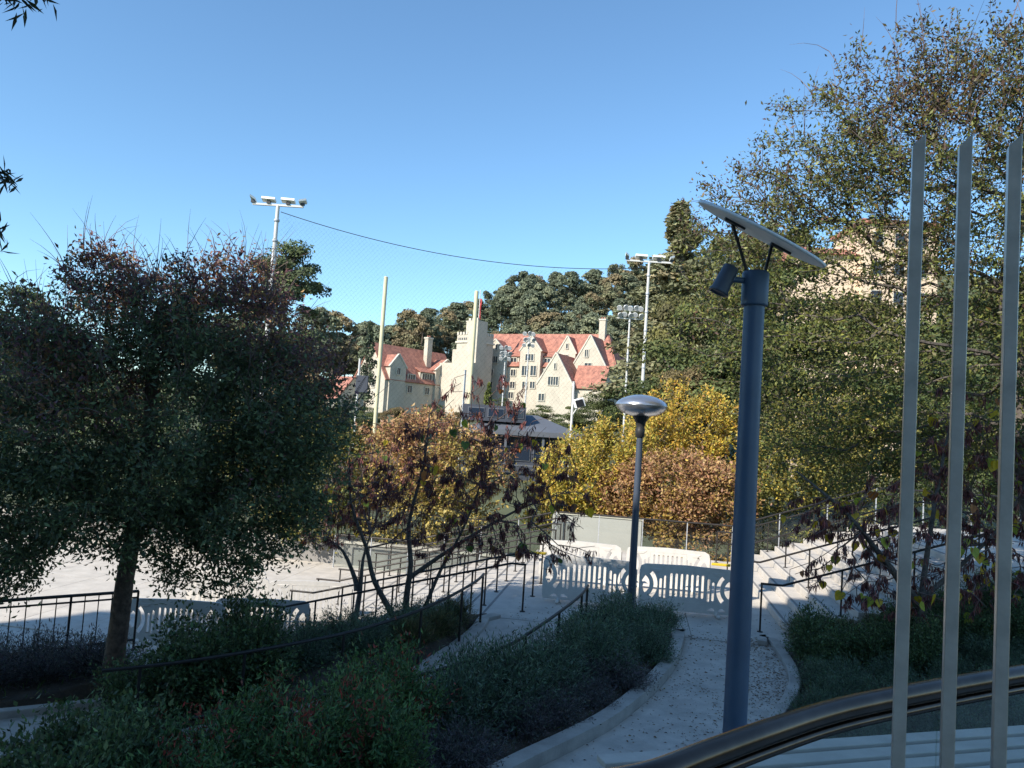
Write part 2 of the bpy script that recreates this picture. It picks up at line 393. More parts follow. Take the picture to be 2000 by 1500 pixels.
def strip(name, A, B, dz, m, thick=0.3, kind='structure'):
    b = MB(); n = len(A)
    vs = [p + Vector((0, 0, dz)) for p in A] + [p + Vector((0, 0, dz)) for p in B] + [p - Vector((0, 0, thick)) for p in A] + [p - Vector((0, 0, thick)) for p in B]
    fs = []
    for i in range(n - 1):
        fs += [(i, i + n, i + n + 1, i + 1), (i, i + 1, i + 1 + 2 * n, i + 2 * n), (i + n, i + 3 * n, i + 1 + 3 * n, i + 1 + n)]
    fs += [(0, 2 * n, 3 * n, n), (n - 1, 2 * n - 1, 4 * n - 1, 3 * n - 1)]
    b.add(vs, fs); return tag(b.build(name, m), kind=kind)
PLs, PRs = smooth(PL), smooth(PR)
PLs[0] = ST(1.0, T0 - 0.012, 0) ; PRs[0] = ST(2.45, T0 - 0.012, 0)
strip('path', PLs, PRs, -0.004, 'concrete_path')
def kerb(pts, width, side, z0=0.0, h=0.13, name='kerb'):
    A, B = [], []
    for i, p in enumerate(pts):
        d = (pts[min(i + 1, len(pts) - 1)] - pts[max(i - 1, 0)]); d.z = 0; d.normalize(); nrm = Vector((-d.y, d.x, 0)) * side
        A.append(p + nrm * 0.003); B.append(p + nrm * width)
    o = strip(name, A, B, h, 'kerb', 0.35); m = o.modifiers.new('bevel', 'BEVEL'); m.width = 0.015; m.segments = 2; m.limit_method = 'ANGLE'
    return o
kerb(PLs, 0.20, -1, h=0.14); kerb(PRs, 0.17, 1, h=0.085)

# ramp from the plaza towards the lower left, and the lower path by the big tree
RL = smooth([Vector((-0.12, 14.35, 0)), Vector((-0.28, 13.4, -0.04)), Vector((-0.8, 12.0, -0.12)), Vector((-1.4, 11.1, -0.22)), Vector((-2.3, 10.3, -0.34)), Vector((-4.2, 9.4, -0.55)), Vector((-7.0, 8.9, -0.8))])
RR = smooth([Vector((1.55, 14.1, 0)), Vector((1.2, 12.9, -0.04)), Vector((0.5, 11.2, -0.12)), Vector((-0.1, 10.2, -0.22)), Vector((-1.3, 9.1, -0.34)), Vector((-3.6, 8.0, -0.55)), Vector((-7.0, 7.4, -0.8))])
RLp = list(RL); RLp[0] = ST(-2.32, T0 - 0.012); RR[0] = ST(-0.72, T0 - 0.012)
strip('ramp', RLp, RR, -0.004, 'concrete_path')
kerb(RLp, 0.22, -1, h=0.06)
LA = smooth([Vector((-10.5, 8.7, -0.85)), Vector((-8.0, 10.1, -0.85)), Vector((-6.1, 11.5, -0.95)), Vector((-5.2, 12.9, -1.15)), Vector((-4.9, 14.6, -1.3))])
LB = smooth([Vector((-10.0, 7.6, -0.85)), Vector((-7.2, 9.0, -0.85)), Vector((-5.2, 10.4, -0.95)), Vector((-4.0, 12.0, -1.15)), Vector((-3.5, 14.2, -1.3))])
strip('lower_path', LA, LB, -0.004, 'concrete_path')
kerb(LB, 0.2, 1, h=0.12); kerb(LA, 0.16, -1, h=0.1)

# planted beds: soil on both sides, cut down below the paved strips
def dist_to(pts, x, y): return min((p.x - x) ** 2 + (p.y - y) ** 2 for p in pts) ** 0.5
def in_poly(x, y, poly):
    c = False; j = len(poly) - 1
    for i in range(len(poly)):
        a, b_ = poly[i], poly[j]
        if (a.y > y) != (b_.y > y) and x < (b_.x - a.x) * (y - a.y) / (b_.y - a.y) + a.x: c = not c
        j = i
    return c
POLYS = [PLs + PRs[::-1], RLp + RR[::-1], LA + LB[::-1]]
def bed_z(x, y):
    z = 0.10 - 0.95 * sstep(-x, 0.3, 7.5) - 0.12 * sstep(y, 12, 15) * sstep(-x, -2, 2)
    z += 0.95 * sstep(x, 4.6, 10.0)
    z -= 0.5 * sstep(y, 12.0, 15.5) * sstep(-x, 0.5, 3.0)
    return z
def bed(name, x0, x1, y0, y1, step=0.2):
    nx_, ny_ = int((x1 - x0) / step), int((y1 - y0) / step); vs, ok = [], {}
    rg = random.Random(3)
    for j in range(ny_ + 1):
        for i in range(nx_ + 1):
            x, y = x0 + i * step, y0 + j * step; z = bed_z(x, y) + rg.uniform(-0.02, 0.02)
            if any(in_poly(x, y, p) for p in POLYS): z -= 0.7
            elif min(dist_to(q_, x, y) for q_ in (PLs, PRs, RLp, RR, LA, LB)) < 0.23: z -= 0.3
            s = x * BH.x + y * BH.y; t = x * AH.x + y * AH.y
            if S_L - 0.05 < s < SU and t > T0 - 0.12: z = -0.6
            if s >= S_R and t > 15.05: z = -0.6
            if s <= S_L and t > 14.5: z = -1.76
            if s < -8.3 and t > 11.5: z = -1.76
            vs.append((x, y, z))
    w_ = nx_ + 1; b = MB()
    b.add(vs, [(j * w_ + i, j * w_ + i + 1, (j + 1) * w_ + i + 1, (j + 1) * w_ + i) for j in range(ny_) for i in range(nx_)], True)
    return tag(b.build(name, 'soil'), kind='structure')
bed('planting_bed', -12.0, 14.0, -1.0, 16.0)
# edge kerb between the right bed and the climbing steps
m = MB(); m.add([ST(S_R - 0.05, 14.98, 0.12), ST(SU + 6, 14.98, ZU + 0.1), ST(SU + 6, 15.14, ZU + 0.1), ST(S_R - 0.05, 15.14, 0.12),
                 ST(S_R - 0.05, 14.98, -1.6), ST(SU + 6, 14.98, -1.6), ST(SU + 6, 15.14, -1.6), ST(S_R - 0.05, 15.14, -1.6)],
                [(0, 1, 2, 3), (0, 4, 5, 1), (3, 2, 6, 7), (1, 5, 6, 2), (0, 3, 7, 4), (4, 7, 6, 5)])
tag(m.build('stair_kerb', 'kerb'), kind='structure')

# the office block behind the camera, whose shade covers the foreground, and the terrace deck the camera stands on
ob = thing('office_building', 'tall office block behind the terrace that shades the planting beds', 'building', (-10, -8, -1.7))
MB((-10, -8, -1.7)).box(-30, 1.6, -15, -0.75, -1.7, 18.2).build('wall', 'office', ob)
MB((-10, -8, -1.7)).box(-30.2, 1.8, -15.2, -0.72, 18.202, 18.5).build('parapet', 'stone_trim', ob)
for fz in (2.6, 6.4, 10.2, 14.0):
    for k in range(7):
        x = -28.6 + k * 4.2
        wn = MB((-10, -8, -1.7)).box(x, x + 2.6, -0.749, -0.70, fz, fz + 2.2).build('window', 'window_dark', ob)
deck_poly = [(-14, -0.7), (-14, 1.15), (0.2, 1.15), (0.55, 1.45), (0.95, 1.72), (1.5, 2.0), (3.2, 2.5), (6.0, 2.9), (6.0, -0.7)]
tag(MB().prism(deck_poly, -1.7, 1.9).build('terrace_deck', 'concrete'), kind='structure')

# walls behind the plaza and around the lower terrace
wl = thing('low_wall', 'white rendered wall standing beyond the glass balustrade', 'wall', ST(-1.5, 26.4, -1.7))
wv = MB(wl.location); wv.obox(ST(-1.2, 26.4, -0.5), BH * 1.5, AH * 0.12, (0, 0, 1.25)); wv.build('wall_face', 'white_wall', wl, 0.02)
wv = MB(wl.location); wv.obox(ST(-1.2, 26.4, 0.782), BH * 1.55, AH * 0.15, (0, 0, 0.03)); wv.build('coping', 'stone_trim', wl)
pc = D(1100, 1040, 24.45)
tag(MB().obox((pc.x, 24.45, -0.5), BH * 0.33, AH * 0.14, (0, 0, 1.2)).build('concrete_pier', 'grey_wall', None, 0.02), 'grey concrete pier in front of the white wall beyond the glass', 'pier')
rw = thing('retaining_wall', 'dark grey retaining wall with a picket fence behind the lower terrace', 'wall', ST(-12, 25.7, -1.7))
q = MB(rw.location); q.obox(ST(-17, 24.75, -1.15), BH * 13.0, AH * 0.2, (0, 0, 0.55)); q.build('wall_face', 'grey_wall', rw, 0.02)
q = MB(rw.location); q.obox(ST(-17, 24.75, -0.56), BH * 13.05, AH * 0.26, (0, 0, 0.04)); q.build('coping', 'kerb', rw)
for zz in (-0.42, 0.52):
    q = MB(rw.location); q.obox(ST(-17, 24.75, zz), BH * 13.0, AH * 0.02, (0, 0, 0.02)); q.build('fence_rail', 'bronze', rw)
pk = MB(rw.location); pk.obox(ST(-5, 24.75, 0.0), BH * 0.012, AH * 0.012, (0, 0, 0.52)); pm = pk.mesh('picket', 'bronze')
for k in range(90):
    o = link(bpy.data.objects.new('picket', pm), rw); o.location = BH * (-0.15 * k + 0.8)

# ================================================================== RAILS, LAMPS, BARRIERS
def handrail(label, group, top, posts, r=0.022, name='handrail', m='bronze', mid=None):
    base = Vector((posts[0][0].x, posts[0][0].y, posts[0][1]))
    root = thing(name, label, 'handrail', base, 0, group)
    MB(base).tube(top, r, 8).build('rail', m, root)
    if mid:
        for dz in mid: MB(base).tube([p - Vector((0, 0, dz)) for p in top], r * 0.75, 6).build('lower_rail', m, root)
    for p, zb in posts:
        q = MB(base).tube([(p.x, p.y, zb), (p.x, p.y, p.z - r * 0.4)], r * 0.85, 8).build('post', m, root)
        MB(base).lathe((p.x, p.y, zb), (0, 0, 1), [(0, 0.055), (0.012, 0.055), (0.016, 0.03)], 12).build('base_plate', m, q)
    return root
places = ['beside the planted bed', 'second from the planted bed', 'third from the planted bed', 'along the glass balustrade']
for i, t in enumerate((15.35, 18.1, 20.8, 23.55)):
    top, posts = [], []
    s_ = S_R - 0.5
    top = [ST(s_, t, 0.9), ST(S_R - 0.1, t, 0.9), ST(SU - 0.1, t, ZU + 0.9), ST(SU + 0.45, t, ZU + 0.9)]
    for sp in (s_ + 0.02, S_R + 0.95, S_R + 2.2, S_R + 3.4, SU + 0.4):
        if sp < S_R: zg = 0.0
        elif sp >= SU: zg = ZU
        else: zg = (int((sp - S_R) / STEP_R) + 1) * STEP_H
        zt = 0.9 + (0 if sp < S_R - 0.1 else min(ZU, (sp - S_R + 0.1) * ZU / (SU - S_R)))
        posts.append((ST(sp, t, zt), zg))
    handrail('thin dark handrail on the climbing concrete steps, ' + places[i], 'handrails on the climbing steps', top, posts)
for i, tl in enumerate((15.0, 16.45, 17.9, 19.3, 20.7, 22.1, 23.5)):      # stairs going down on the left
    sl = S_L + 0.35
    top = [ST(sl, tl, 0.9), ST(S_L + 0.05, tl, 0.9), ST(SD + 0.1, tl, ZD + 0.9), ST(SD - 0.45, tl, ZD + 0.9)]
    posts = []
    for sp in (sl - 0.02, S_L - 0.7, S_L - 1.5, S_L - 2.3, S_L - 3.1, S_L - 3.9, SD - 0.4):
        if sp > S_L: zg = 0.0
        elif sp <= SD: zg = ZLT
        else: zg = -(int((S_L - sp) / STEP_L) + 1) * STEP_H
        zt = 0.9 + (0 if sp > S_L + 0.05 else max(ZD, (sp - S_L - 0.05) * -ZD / (S_L + 0.05 - SD - 0.1)))
        posts.append((ST(sp, tl, zt), zg))
    handrail('thin dark handrail on the descending concrete steps, ' + ['by the bare pod trees', 'second from the pod trees', 'third from the pod trees', 'middle one of seven', 'third from the far edge', 'second from the far edge', 'along the far edge'][i], 'handrails on the descending steps', top, posts)

def along(pts, dists):
    out = []; acc = 0; i = 0
    for dd in dists:
        while i < len(pts) - 2 and acc + (pts[i + 1] - pts[i]).length < dd: acc += (pts[i + 1] - pts[i]).length; i += 1
        L = (pts[i + 1] - pts[i]).length; out.append(pts[i] + (pts[i + 1] - pts[i]) * min(1, (dd - acc) / L))
    return out
def path_rail(label, pts, off, dists, ht=0.9):
    P = []
    for i, p in enumerate(pts):
        d = (pts[min(i + 1, len(pts) - 1)] - pts[max(i - 1, 0)]); d.z = 0; d.normalize(); P.append(p + Vector((-d.y, d.x, 0)) * off)
    up = Vector((0, 0, ht)); base = along(P, dists)
    handrail(label, 'handrails of the ramp', [p + up for p in P], [(p + up, p.z - 0.1) for p in base], 0.024)
path_rail('dark handrail on the outer side of the ramp below the pod trees', RL[3:32], -0.12, [0.05, 1.2, 2.5, 3.9, 5.2, 6.4])
path_rail('dark handrail between the ramp and the leafy shrub bed', [Vector((1.45, 13.75, 0))] + RR[4:30], 0.12, [0.05, 0.6, 1.9, 3.2, 4.6, 6.0], 0.85)

# guard rail with pickets around the lower terrace on the far left
def guard(label, a, b, zb, ht, n, name='guard_rail'):
    a, b = Vector(a), Vector(b); root = thing(name, label, 'railing', a + Vector((0, 0, zb - a.z)))
    up = Vector((0, 0, ht)); o = root.location
    for dz, r in ((ht, 0.03), (ht - 0.12, 0.018), (0.12, 0.022)):
        MB(o).tube([a + Vector((0, 0, dz)), b + Vector((0, 0, dz))], r, 8).build('rail', 'bronze', root)
    for k in range(n + 1):
        p = a + (b - a) * k / n; thick = k % 5 == 0
        MB(o).tube([p + Vector((0, 0, -0.1 if thick else 0.1)), p + Vector((0, 0, ht))], 0.024 if thick else 0.011, 6).build('post' if thick else 'picket', 'bronze', root)
guard('dark picket railing beside the shrubs left of the big tree trunk', (-10.2, 11.6, -0.95), (-7.0, 15.2, -1.15), -1.0, 1.05, 20)

# glass balustrade at the back of the plaza
gb = thing('glass_balustrade', 'glass balustrade with a thin dark top rail at the back of the plaza', 'balustrade', ST(0, 24.0, 0))
runs = [(ST(-9.5, 24.0, ZLT), ST(SD, 24.0, ZLT)), (ST(SD, 24.0, ZLT), ST(S_L, 24.0, 0)), (ST(S_L, 24.0, 0), ST(S_R, 24.0, 0)), (ST(S_R, 24.0, 0), ST(SU, 24.0, ZU)), (ST(SU, 24.0, ZU), ST(SU + 9, 24.0, ZU))]
MB(gb.location).tube([runs[0][0] + Vector((0, 0, 1.05))] + [r_[1] + Vector((0, 0, 1.05)) for r_ in runs], 0.028, 8).build('top_rail', 'bronze', gb)
for a, b_ in runs:
    n = max(1, round((b_ - a).length / 1.35))
    for k in range(n):
        p0, p1 = a + (b_ - a) * ((k + 0.012) / n), a + (b_ - a) * ((k + 0.988) / n)
        m = MB(gb.location); h = AH * 0.006
        lo, hi = Vector((0, 0, 0.05)), Vector((0, 0, 1.02))
        m.add([p0 + lo - h, p1 + lo - h, p1 + hi - h, p0 + hi - h, p0 + lo + h, p1 + lo + h, p1 + hi + h, p0 + hi + h],
              [(0, 1, 2, 3), (7, 6, 5, 4), (0, 4, 5, 1), (3, 2, 6, 7), (0, 3, 7, 4), (1, 5, 6, 2)])
        m.build('pane', 'pane', gb)
        pp = a + (b_ - a) * (k / n)
        MB(gb.location).obox(pp + Vector((0, 0, 0.5)), BH * 0.012, AH * 0.025, (0, 0, 0.54)).build('post', 'galv', gb)

# solar lamp
sp = Vector((1.555, 5.0, 0.0))
sl = thing('solar_lamp_post', 'tall dark blue lamp post topped by a tilted round solar panel', 'lamp post', (sp.x, sp.y, 0.03))
o = sl.location
MB(o).tube([(sp.x, sp.y, 0.03), (sp.x, sp.y, 4.46)], [0.078, 0.066], 24).build('pole', 'pole_blue', sl)
MB(o).lathe((sp.x, sp.y, 0.03), (0, 0, 1), [(0, 0.16), (0.025, 0.16), (0.03, 0.1), (0.12, 0.085)], 20).build('base_plate', 'pole_blue', sl)
cp = MB(o).lathe((sp.x, sp.y, 4.41), (0, 0, 1), [(0, 0.07), (0, 0.083), (0.012, 0.086), (0.215, 0.086), (0.228, 0.08), (0.228, 0.05)], 28).build('collar', 'pole_blue', sl)
N_ = Vector((0.40, -0.288, 0.87)).normalized()
pcn = (D(1365, 392, 5.0) + D(1608, 522, 5.0)) / 2
pn = MB(o).lathe(pcn, N_, [(-0.010, 0.450), (-0.007, 0.462), (0.007, 0.462), (0.010, 0.455)], 64).build('solar_panel', 'panel_under', sl)
MB(o).lathe(pcn, N_, [(0.0105, 0.448), (0.013, 0.446)], 64).build('cell_sheet', 'cell', pn)
e1 = (Vector((0, 0, -1)) - N_ * Vector((0, 0, -1)).dot(N_)).normalized(); e1 = (Vector((1, 0, 0)) - N_ * N_.x).normalized(); e2 = N_.cross(e1)
for f in (-0.2, 0.15):
    MB(o).obox(pcn + e1 * f - N_ * 0.024 - e2 * 0.05, e1 * 0.075, e2 * 0.012, N_ * 0.008).build('bracket', 'black', pn)
    MB(o).obox(pcn + e1 * (f + 0.02) - N_ * 0.022 + e2 * 0.10, e1 * 0.05, e2 * 0.01, N_ * 0.006).build('bracket', 'black', pn)
MB(o).obox(pcn + e1 * 0.16 + N_ * 0.03 + e2 * 0.3, e1 * 0.06, e2 * 0.05, N_ * 0.015).build('junction_box', 'panel_under', pn, 0.006)
top = Vector((sp.x, sp.y, 4.63))
MB(o).tube([top + Vector((-0.05, 0, -0.02)), pcn - e1 * 0.21 - N_ * 0.02], 0.011, 8).build('strut', 'bronze', sl)
MB(o).tube([top + Vector((0.055, 0, -0.02)), pcn + e1 * 0.10 - N_ * 0.02], 0.011, 8).build('strut', 'bronze', sl)
hc = Vector((sp.x - 0.085, sp.y - 0.01, 4.575)); k1 = hc + Vector((-0.075, -0.01, 0.0))
MB(o).tube([hc, k1], 0.02, 12).build('knuckle', 'pole_blue', sl)
ax = Vector((-0.40, 0.05, -0.92)).normalized(); h0 = k1 + Vector((-0.035, 0, 0.02)) - ax * 0.075
lh = MB(o).lathe(h0, ax, [(0, 0.03), (0.006, 0.045), (0.02, 0.052), (0.17, 0.058), (0.185, 0.066), (0.20, 0.066), (0.20, 0.055), (0.19, 0.05)], 24).build('lamp_head', 'pole_dark', sl)
MB(o).obox(h0 + ax * 0.12 + Vector((0.055, -0.015, 0.01)), ax * 0.025, (0.004, 0, 0), (0, 0.008, 0)).build('latch', 'galv', lh)

# round-headed lamp post on the plaza
lb = G(1230, 1215); LZ = 4.13
ml = thing('disc_lamp_post', 'dark lamp post with a lens-shaped silver head beside the barriers', 'lamp post', (lb.x, lb.y, 0.0))
o = ml.location
MB(o).tube([(lb.x, lb.y, 0.0), (lb.x, lb.y, 3.55)], [0.075, 0.06], 20).build('pole', 'pole_dark', ml)
MB(o).lathe((lb.x, lb.y, 0.0), (0, 0, 1), [(0, 0.14), (0.02, 0.14), (0.03, 0.09), (0.09, 0.08)], 20).build('base_plate', 'pole_dark', ml)
MB(o).lathe((lb.x, lb.y, 3.5), (0, 0, 1), [(0, 0.062), (0.02, 0.085), (0.16, 0.09), (0.20, 0.075), (0.30, 0.10), (0.42, 0.17)], 24).build('neck', 'black', ml)
hd = [(-0.215, 0.10), (-0.205, 0.20), (-0.17, 0.33), (-0.11, 0.43), (-0.05, 0.480), (-0.01, 0.495), (0.02, 0.492), (0.07, 0.455), (0.12, 0.38), (0.165, 0.27), (0.195, 0.15), (0.205, 0.05)]
hdo = MB(o).lathe((lb.x, lb.y, LZ), (0, 0, 1), hd, 48).build('lamp_head', 'spun_metal', ml)
MB(o).lathe((lb.x, lb.y, LZ - 0.012), (0, 0, 1), [(0, 0.497), (0.004, 0.502), (0.016, 0.502), (0.02, 0.497)], 48).build('rim', 'spun_metal', hdo)
for k in range(6):
    a = k * math.pi / 3 + 0.5; MB(o).lathe((lb.x + 0.40 * math.cos(a), lb.y + 0.40 * math.sin(a), LZ - 0.145), (math.cos(a) * 0.6, math.sin(a) * 0.6, -0.8), [(0, 0.016), (0.012, 0.014)], 10).build('bolt', 'black', hdo)

# near curved handrail with glass below it
rp = [D(1080, 1580, 1.16), D(1250, 1513, 1.22), D(1380, 1462, 1.33), D(1500, 1428, 1.45), D(1640, 1395, 1.60), D(1800, 1362, 1.75), D(1950, 1333, 1.9), D(2100, 1305, 2.06), D(2350, 1262, 2.35)]
rp = smooth([Vector((p.x, p.y, 2.975)) for p in rp], 5)
nr = thing('curved_handrail', 'shiny bronze handrail curving above a glass panel', 'handrail', (rp[0].x, rp[0].y, 1.9))
o = nr.location
MB(o).tube(rp, 0.0225, 16).build('rail', 'rail_bronze', nr)
MB(o).tube([p - Vector((0, 0, 0.036)) for p in rp], 0.011, 8).build('glass_clamp', 'rail_bronze', nr)
for i0, i1 in ((0, 12), (12, 26), (26, len(rp) - 1)):
    m = MB(o); seg = [rp[i] for i in range(i0, i1 + 1)]
    if i0: seg[0] = seg[0] + (seg[1] - seg[0]) * 0.08
    off = Vector((0.0, 0.0055, 0)); vs, fs = [], []
    for p in seg: vs += [Vector((p.x, p.y, 1.95)) - off, Vector((p.x, p.y, 2.93)) - off, Vector((p.x, p.y, 2.93)) + off, Vector((p.x, p.y, 1.95)) + off]
    for i in range(len(seg) - 1):
        for k in range(4): fs.append((4 * i + k, 4 * i + (k + 1) % 4, 4 * i + 4 + (k + 1) % 4, 4 * i + 4 + k))
    fs += [(3, 2, 1, 0), tuple(4 * (len(seg) - 1) + k for k in range(4))]
    m.add(vs, fs); m.build('glass_panel', 'pane_near', nr)
for i in (2, 12, 26, 36):
    MB(o).tube([(rp[i].x, rp[i].y, 1.9), (rp[i].x, rp[i].y, 1.97)], 0.03, 10).build('shoe', 'galv', nr)

# three tall square steel pickets
for (xt, plab) in ((1795, 'nearest the lamp posts'), (1886, 'the middle of three'), (1982, 'farthest from the lamp posts')):
    t_ = D(xt, 265, 1.15); wd = 0.0088
    r_ = thing('steel_picket', 'square steel post with slanted top by the curved handrail, ' + plab, 'post', (t_.x, 1.15, 1.9), R(-22), 'tall steel posts by the handrail')
    zt = t_.z - 1.9
    m = MB(); m.add([(-wd, -wd, 0), (wd, -wd, 0), (wd, wd, 0), (-wd, wd, 0), (-wd, -wd, zt - 0.018), (wd, -wd, zt), (wd, wd, zt), (-wd, wd, zt - 0.018)],
                    [(3, 2, 1, 0), (0, 1, 5, 4), (1, 2, 6, 5), (2, 3, 7, 6), (3, 0, 4, 7), (4, 5, 6, 7)])
    m.build('post', 'steel_bar', r_, 0.0012)
    MB().box(-0.05, 0.05, -0.05, 0.05, 0.0, 0.008).build('foot_plate', 'galv', r_)

# added slats standing in for striped reflections in the glass panel
fs_ = thing('reflection_slats', 'pale slatted deck of spaced boards seen through the near glass panel', 'deck', (4.4, 5.6, 0.1))
dv_, dn_ = Vector((0.955, 0.297, 0)), Vector((-0.297, 0.955, 0))
for k in range(13):
    MB(fs_.location).obox(Vector((4.5, 4.4, 0.93)) + dn_ * (0.235 * k), dv_ * 2.9, dn_ * 0.082, (0, 0, 0.025)).build('reflection_slat', 'concrete_step', fs_, 0.008)
for q in (-2.6, -0.9, 0.9, 2.6):
    MB(fs_.location).obox(Vector((4.5, 4.4, 0.83)) + dn_ * 1.41 + dv_ * q, dv_ * 0.05, dn_ * 1.5, (0, 0, 0.074)).build('joist', 'bark', fs_)
    for e in (-1.3, 1.3): MB(fs_.location).obox(Vector((4.5, 4.4, 0.38)) + dn_ * (1.41 + e) + dv_ * q, dv_ * 0.06, dn_ * 0.06, (0, 0, 0.375)).build('leg', 'bark', fs_)

# plastic crowd barriers
def barrier_mesh():
    Wb, Hb = 1.93, 0.98
    outer = [(0.03, 0.05), (Wb - 0.03, 0.05), (Wb - 0.005, 0.12), (Wb - 0.005, 0.80), (Wb - 0.03, 0.90), (Wb - 0.12, 0.95), (Wb * 0.5, 0.975), (0.12, 0.95), (0.03, 0.90), (0.005, 0.80), (0.005, 0.12)]
    holes = []
    def slot(x, y0, y1, hw):
        p = []
        for k in range(7): a = math.pi * k / 6; p.append((x + hw * math.cos(a), y1 - hw + hw * math.sin(a)))
        for k in range(7): a = math.pi + math.pi * k / 6; p.append((x + hw * math.cos(a), y0 + hw + hw * math.sin(a)))
        return p
    for k in range(7): holes.append(slot(Wb / 2 + (k - 3) * 0.105, 0.33, 0.80, 0.026))
    for sx in (0, 1):
        mx = (lambda x: x) if not sx else (lambda x: Wb - x)
        for x, y0, y1 in ((0.53, 0.28, 0.74), (0.44, 0.30, 0.68)): holes.append([(mx(a), c) for a, c in slot(x, y0, y1, 0.026)])
        for ra, rb, am in ((0.28, 0.36, 46), (0.07, 0.20, 58)):
            p = [(mx(0.02 + rb * math.cos(R(a))), 0.54 + rb * math.sin(R(a)) * 1.05) for a in np.linspace(-am, am, 11)] + \
                [(mx(0.02 + ra * math.cos(R(a))), 0.54 + ra * math.sin(R(a)) * 1.05) for a in np.linspace(am, -am, 11)]
            holes.append(p)
        holes.append([(mx(a), c) for a, c in ((0.16, 0.11), (0.32, 0.11), (0.30, 0.15), (0.25, 0.17))])
        holes.append([(mx(a), c) for a, c in ((0.40, 0.11), (0.55, 0.11), (0.46, 0.17), (0.41, 0.16))])
    bm = bmesh.new(); 
    for lp in [outer] + holes:
        vv = [bm.verts.new((x - Wb / 2, -0.024, y)) for x, y in lp]
        for i in range(len(vv)): bm.edges.new((vv[i], vv[(i + 1) % len(vv)]))
    bmesh.ops.triangle_fill(bm, use_beauty=True, use_dissolve=False, edges=bm.edges[:], normal=(0, -1, 0))
    def inside(x, z, lp):
        return in_poly(x, z, [Vector((a - Wb / 2, c, 0)) for a, c in lp])
    kill = [f for f in bm.faces if any(inside(f.calc_center_median().x, f.calc_center_median().z, h) for h in holes)]
    bmesh.ops.delete(bm, geom=kill, context='FACES_ONLY')
    bmesh.ops.recalc_face_normals(bm, faces=bm.faces[:])
    ext = bmesh.ops.extrude_face_region(bm, geom=bm.faces[:] + bm.edges[:])
    for e in ext['geom']:
        if isinstance(e, bmesh.types.BMVert): e.co.y = 0.024
    bmesh.ops.recalc_face_normals(bm, faces=bm.faces[:])
    me = bpy.data.meshes.new('barrier_panel'); bm.to_mesh(me); bm.free(); me.materials.append(MATS['barrier']); return me
def make_barrier():
    root = thing('crowd_barrier', 'x', 'barrier', (0, 0, 0))
    link(bpy.data.objects.new('panel', barrier_mesh()), root)
    for x in (-0.62, 0.62):
        MB().lathe((x, 0, 0), (0, 0, 1), [(0, 0.05), (0.0, 0.06), (0.04, 0.055), (0.13, 0.02)], 10).build('foot_peg', 'barrier', root)
        MB().obox((x, 0, 0.045), (0.035, 0, 0), (0, 0.29, 0), (0, 0, 0.02)).build('foot', 'barrier', root, 0.012)
    m = MB()
    for z0, z1, x0, x1 in ((0.865, 0.872, -0.42, 0.42), (0.24, 0.247, -0.42, 0.42), (0.24, 0.87, -0.425, -0.415), (0.24, 0.87, 0.415, 0.425)):
        m.box(x0, x1, -0.0285, -0.0242, z0, z1)
    m.build('moulded_border', 'barrier', root)
    for x in (-0.62, 0.62):
        q = MB(); z = 0.865; q.add([(x - 0.12, -0.032, z), (x + 0.12, -0.032, z), (x + 0.05, -0.032, z - 0.06), (x - 0.05, -0.032, z - 0.06), (x - 0.13, -0.0241, z + 0.01), (x + 0.13, -0.0241, z + 0.01), (x + 0.055, -0.0241, z - 0.07), (x - 0.055, -0.0241, z - 0.07)],
                          [(3, 2, 1, 0), (0, 1, 5, 4), (1, 2, 6, 5), (2, 3, 7, 6), (3, 0, 4, 7)]); q.build('moulded_pad', 'barrier', root)
    MB().box(0.955, 0.975, -0.02, 0.02, 0.10, 0.80).build('hinge', 'rubber', root)
    return root
bp = make_barrier(); first = True
def place_barrier(a, b_, z, label, group):
    global first
    o = bp if first else copy_tree(bp); first = False
    a, b_ = Vector(a), Vector(b_); d = b_ - a; o.location = ((a.x + b_.x) / 2, (a.y + b_.y) / 2, z); o.rotation_euler = (0, 0, math.atan2(d.y, d.x)); o['label'] = label; o['group'] = group
gB = 'barriers boxed in on the plaza'; gT = 'barriers on the lower terrace'
f0, f1, f2 = G(1058, 1172), G(1246, 1190), G(1428, 1207)
place_barrier(f0, (2.80, 15.98, 0), 0, 'grey plastic crowd barrier just behind the disc lamp post, by the descending steps', gB)
place_barrier((2.86, 15.92, 0), (4.76, 15.72, 0), 0, 'grey plastic crowd barrier just behind the disc lamp post, by the climbing steps', gB)
place_barrier((0.92, 18.45, 0), (2.82, 18.25, 0), 0, 'grey plastic crowd barrier in the back row on the plaza, by the descending steps', gB)
place_barrier((2.95, 18.3, 0), (4.86, 18.05, 0), 0, 'grey plastic crowd barrier in the back row on the plaza, by the climbing steps', gB)
L1, L2, L3, L4, L5 = G(245, 1262, ZLT), G(345, 1258, ZLT), G(440, 1250, ZLT), G(520, 1215, ZLT), G(610, 1200, ZLT)
for a, dx, dy, lab_ in ((L1, 1.85, 0.1, 'shaded grey crowd barrier beside the big tree trunk on the lower terrace'), (L2 + Vector((0.7, 0.1, 0)), 1.85, 0.25, 'shaded grey crowd barrier behind the leafy bushes on the lower terrace'), (L4, 1.85, 0.3, 'sunlit crowd barrier beside the slim pod tree on the lower terrace'), (L1 + Vector((0.1, 2.4, 0)), 1.85, 0.3, 'sunlit crowd barrier directly behind the big trunk, back row of the lower terrace'), (L4 + Vector((-2.3, 0.9, 0)), 1.85, 0.2, 'sunlit crowd barrier in the middle of the back row on the lower terrace')):
    place_barrier(a, a + Vector((dx, dy, 0)), ZLT, lab_, gT)
for q in (G(1362, 1160), ):
    pass
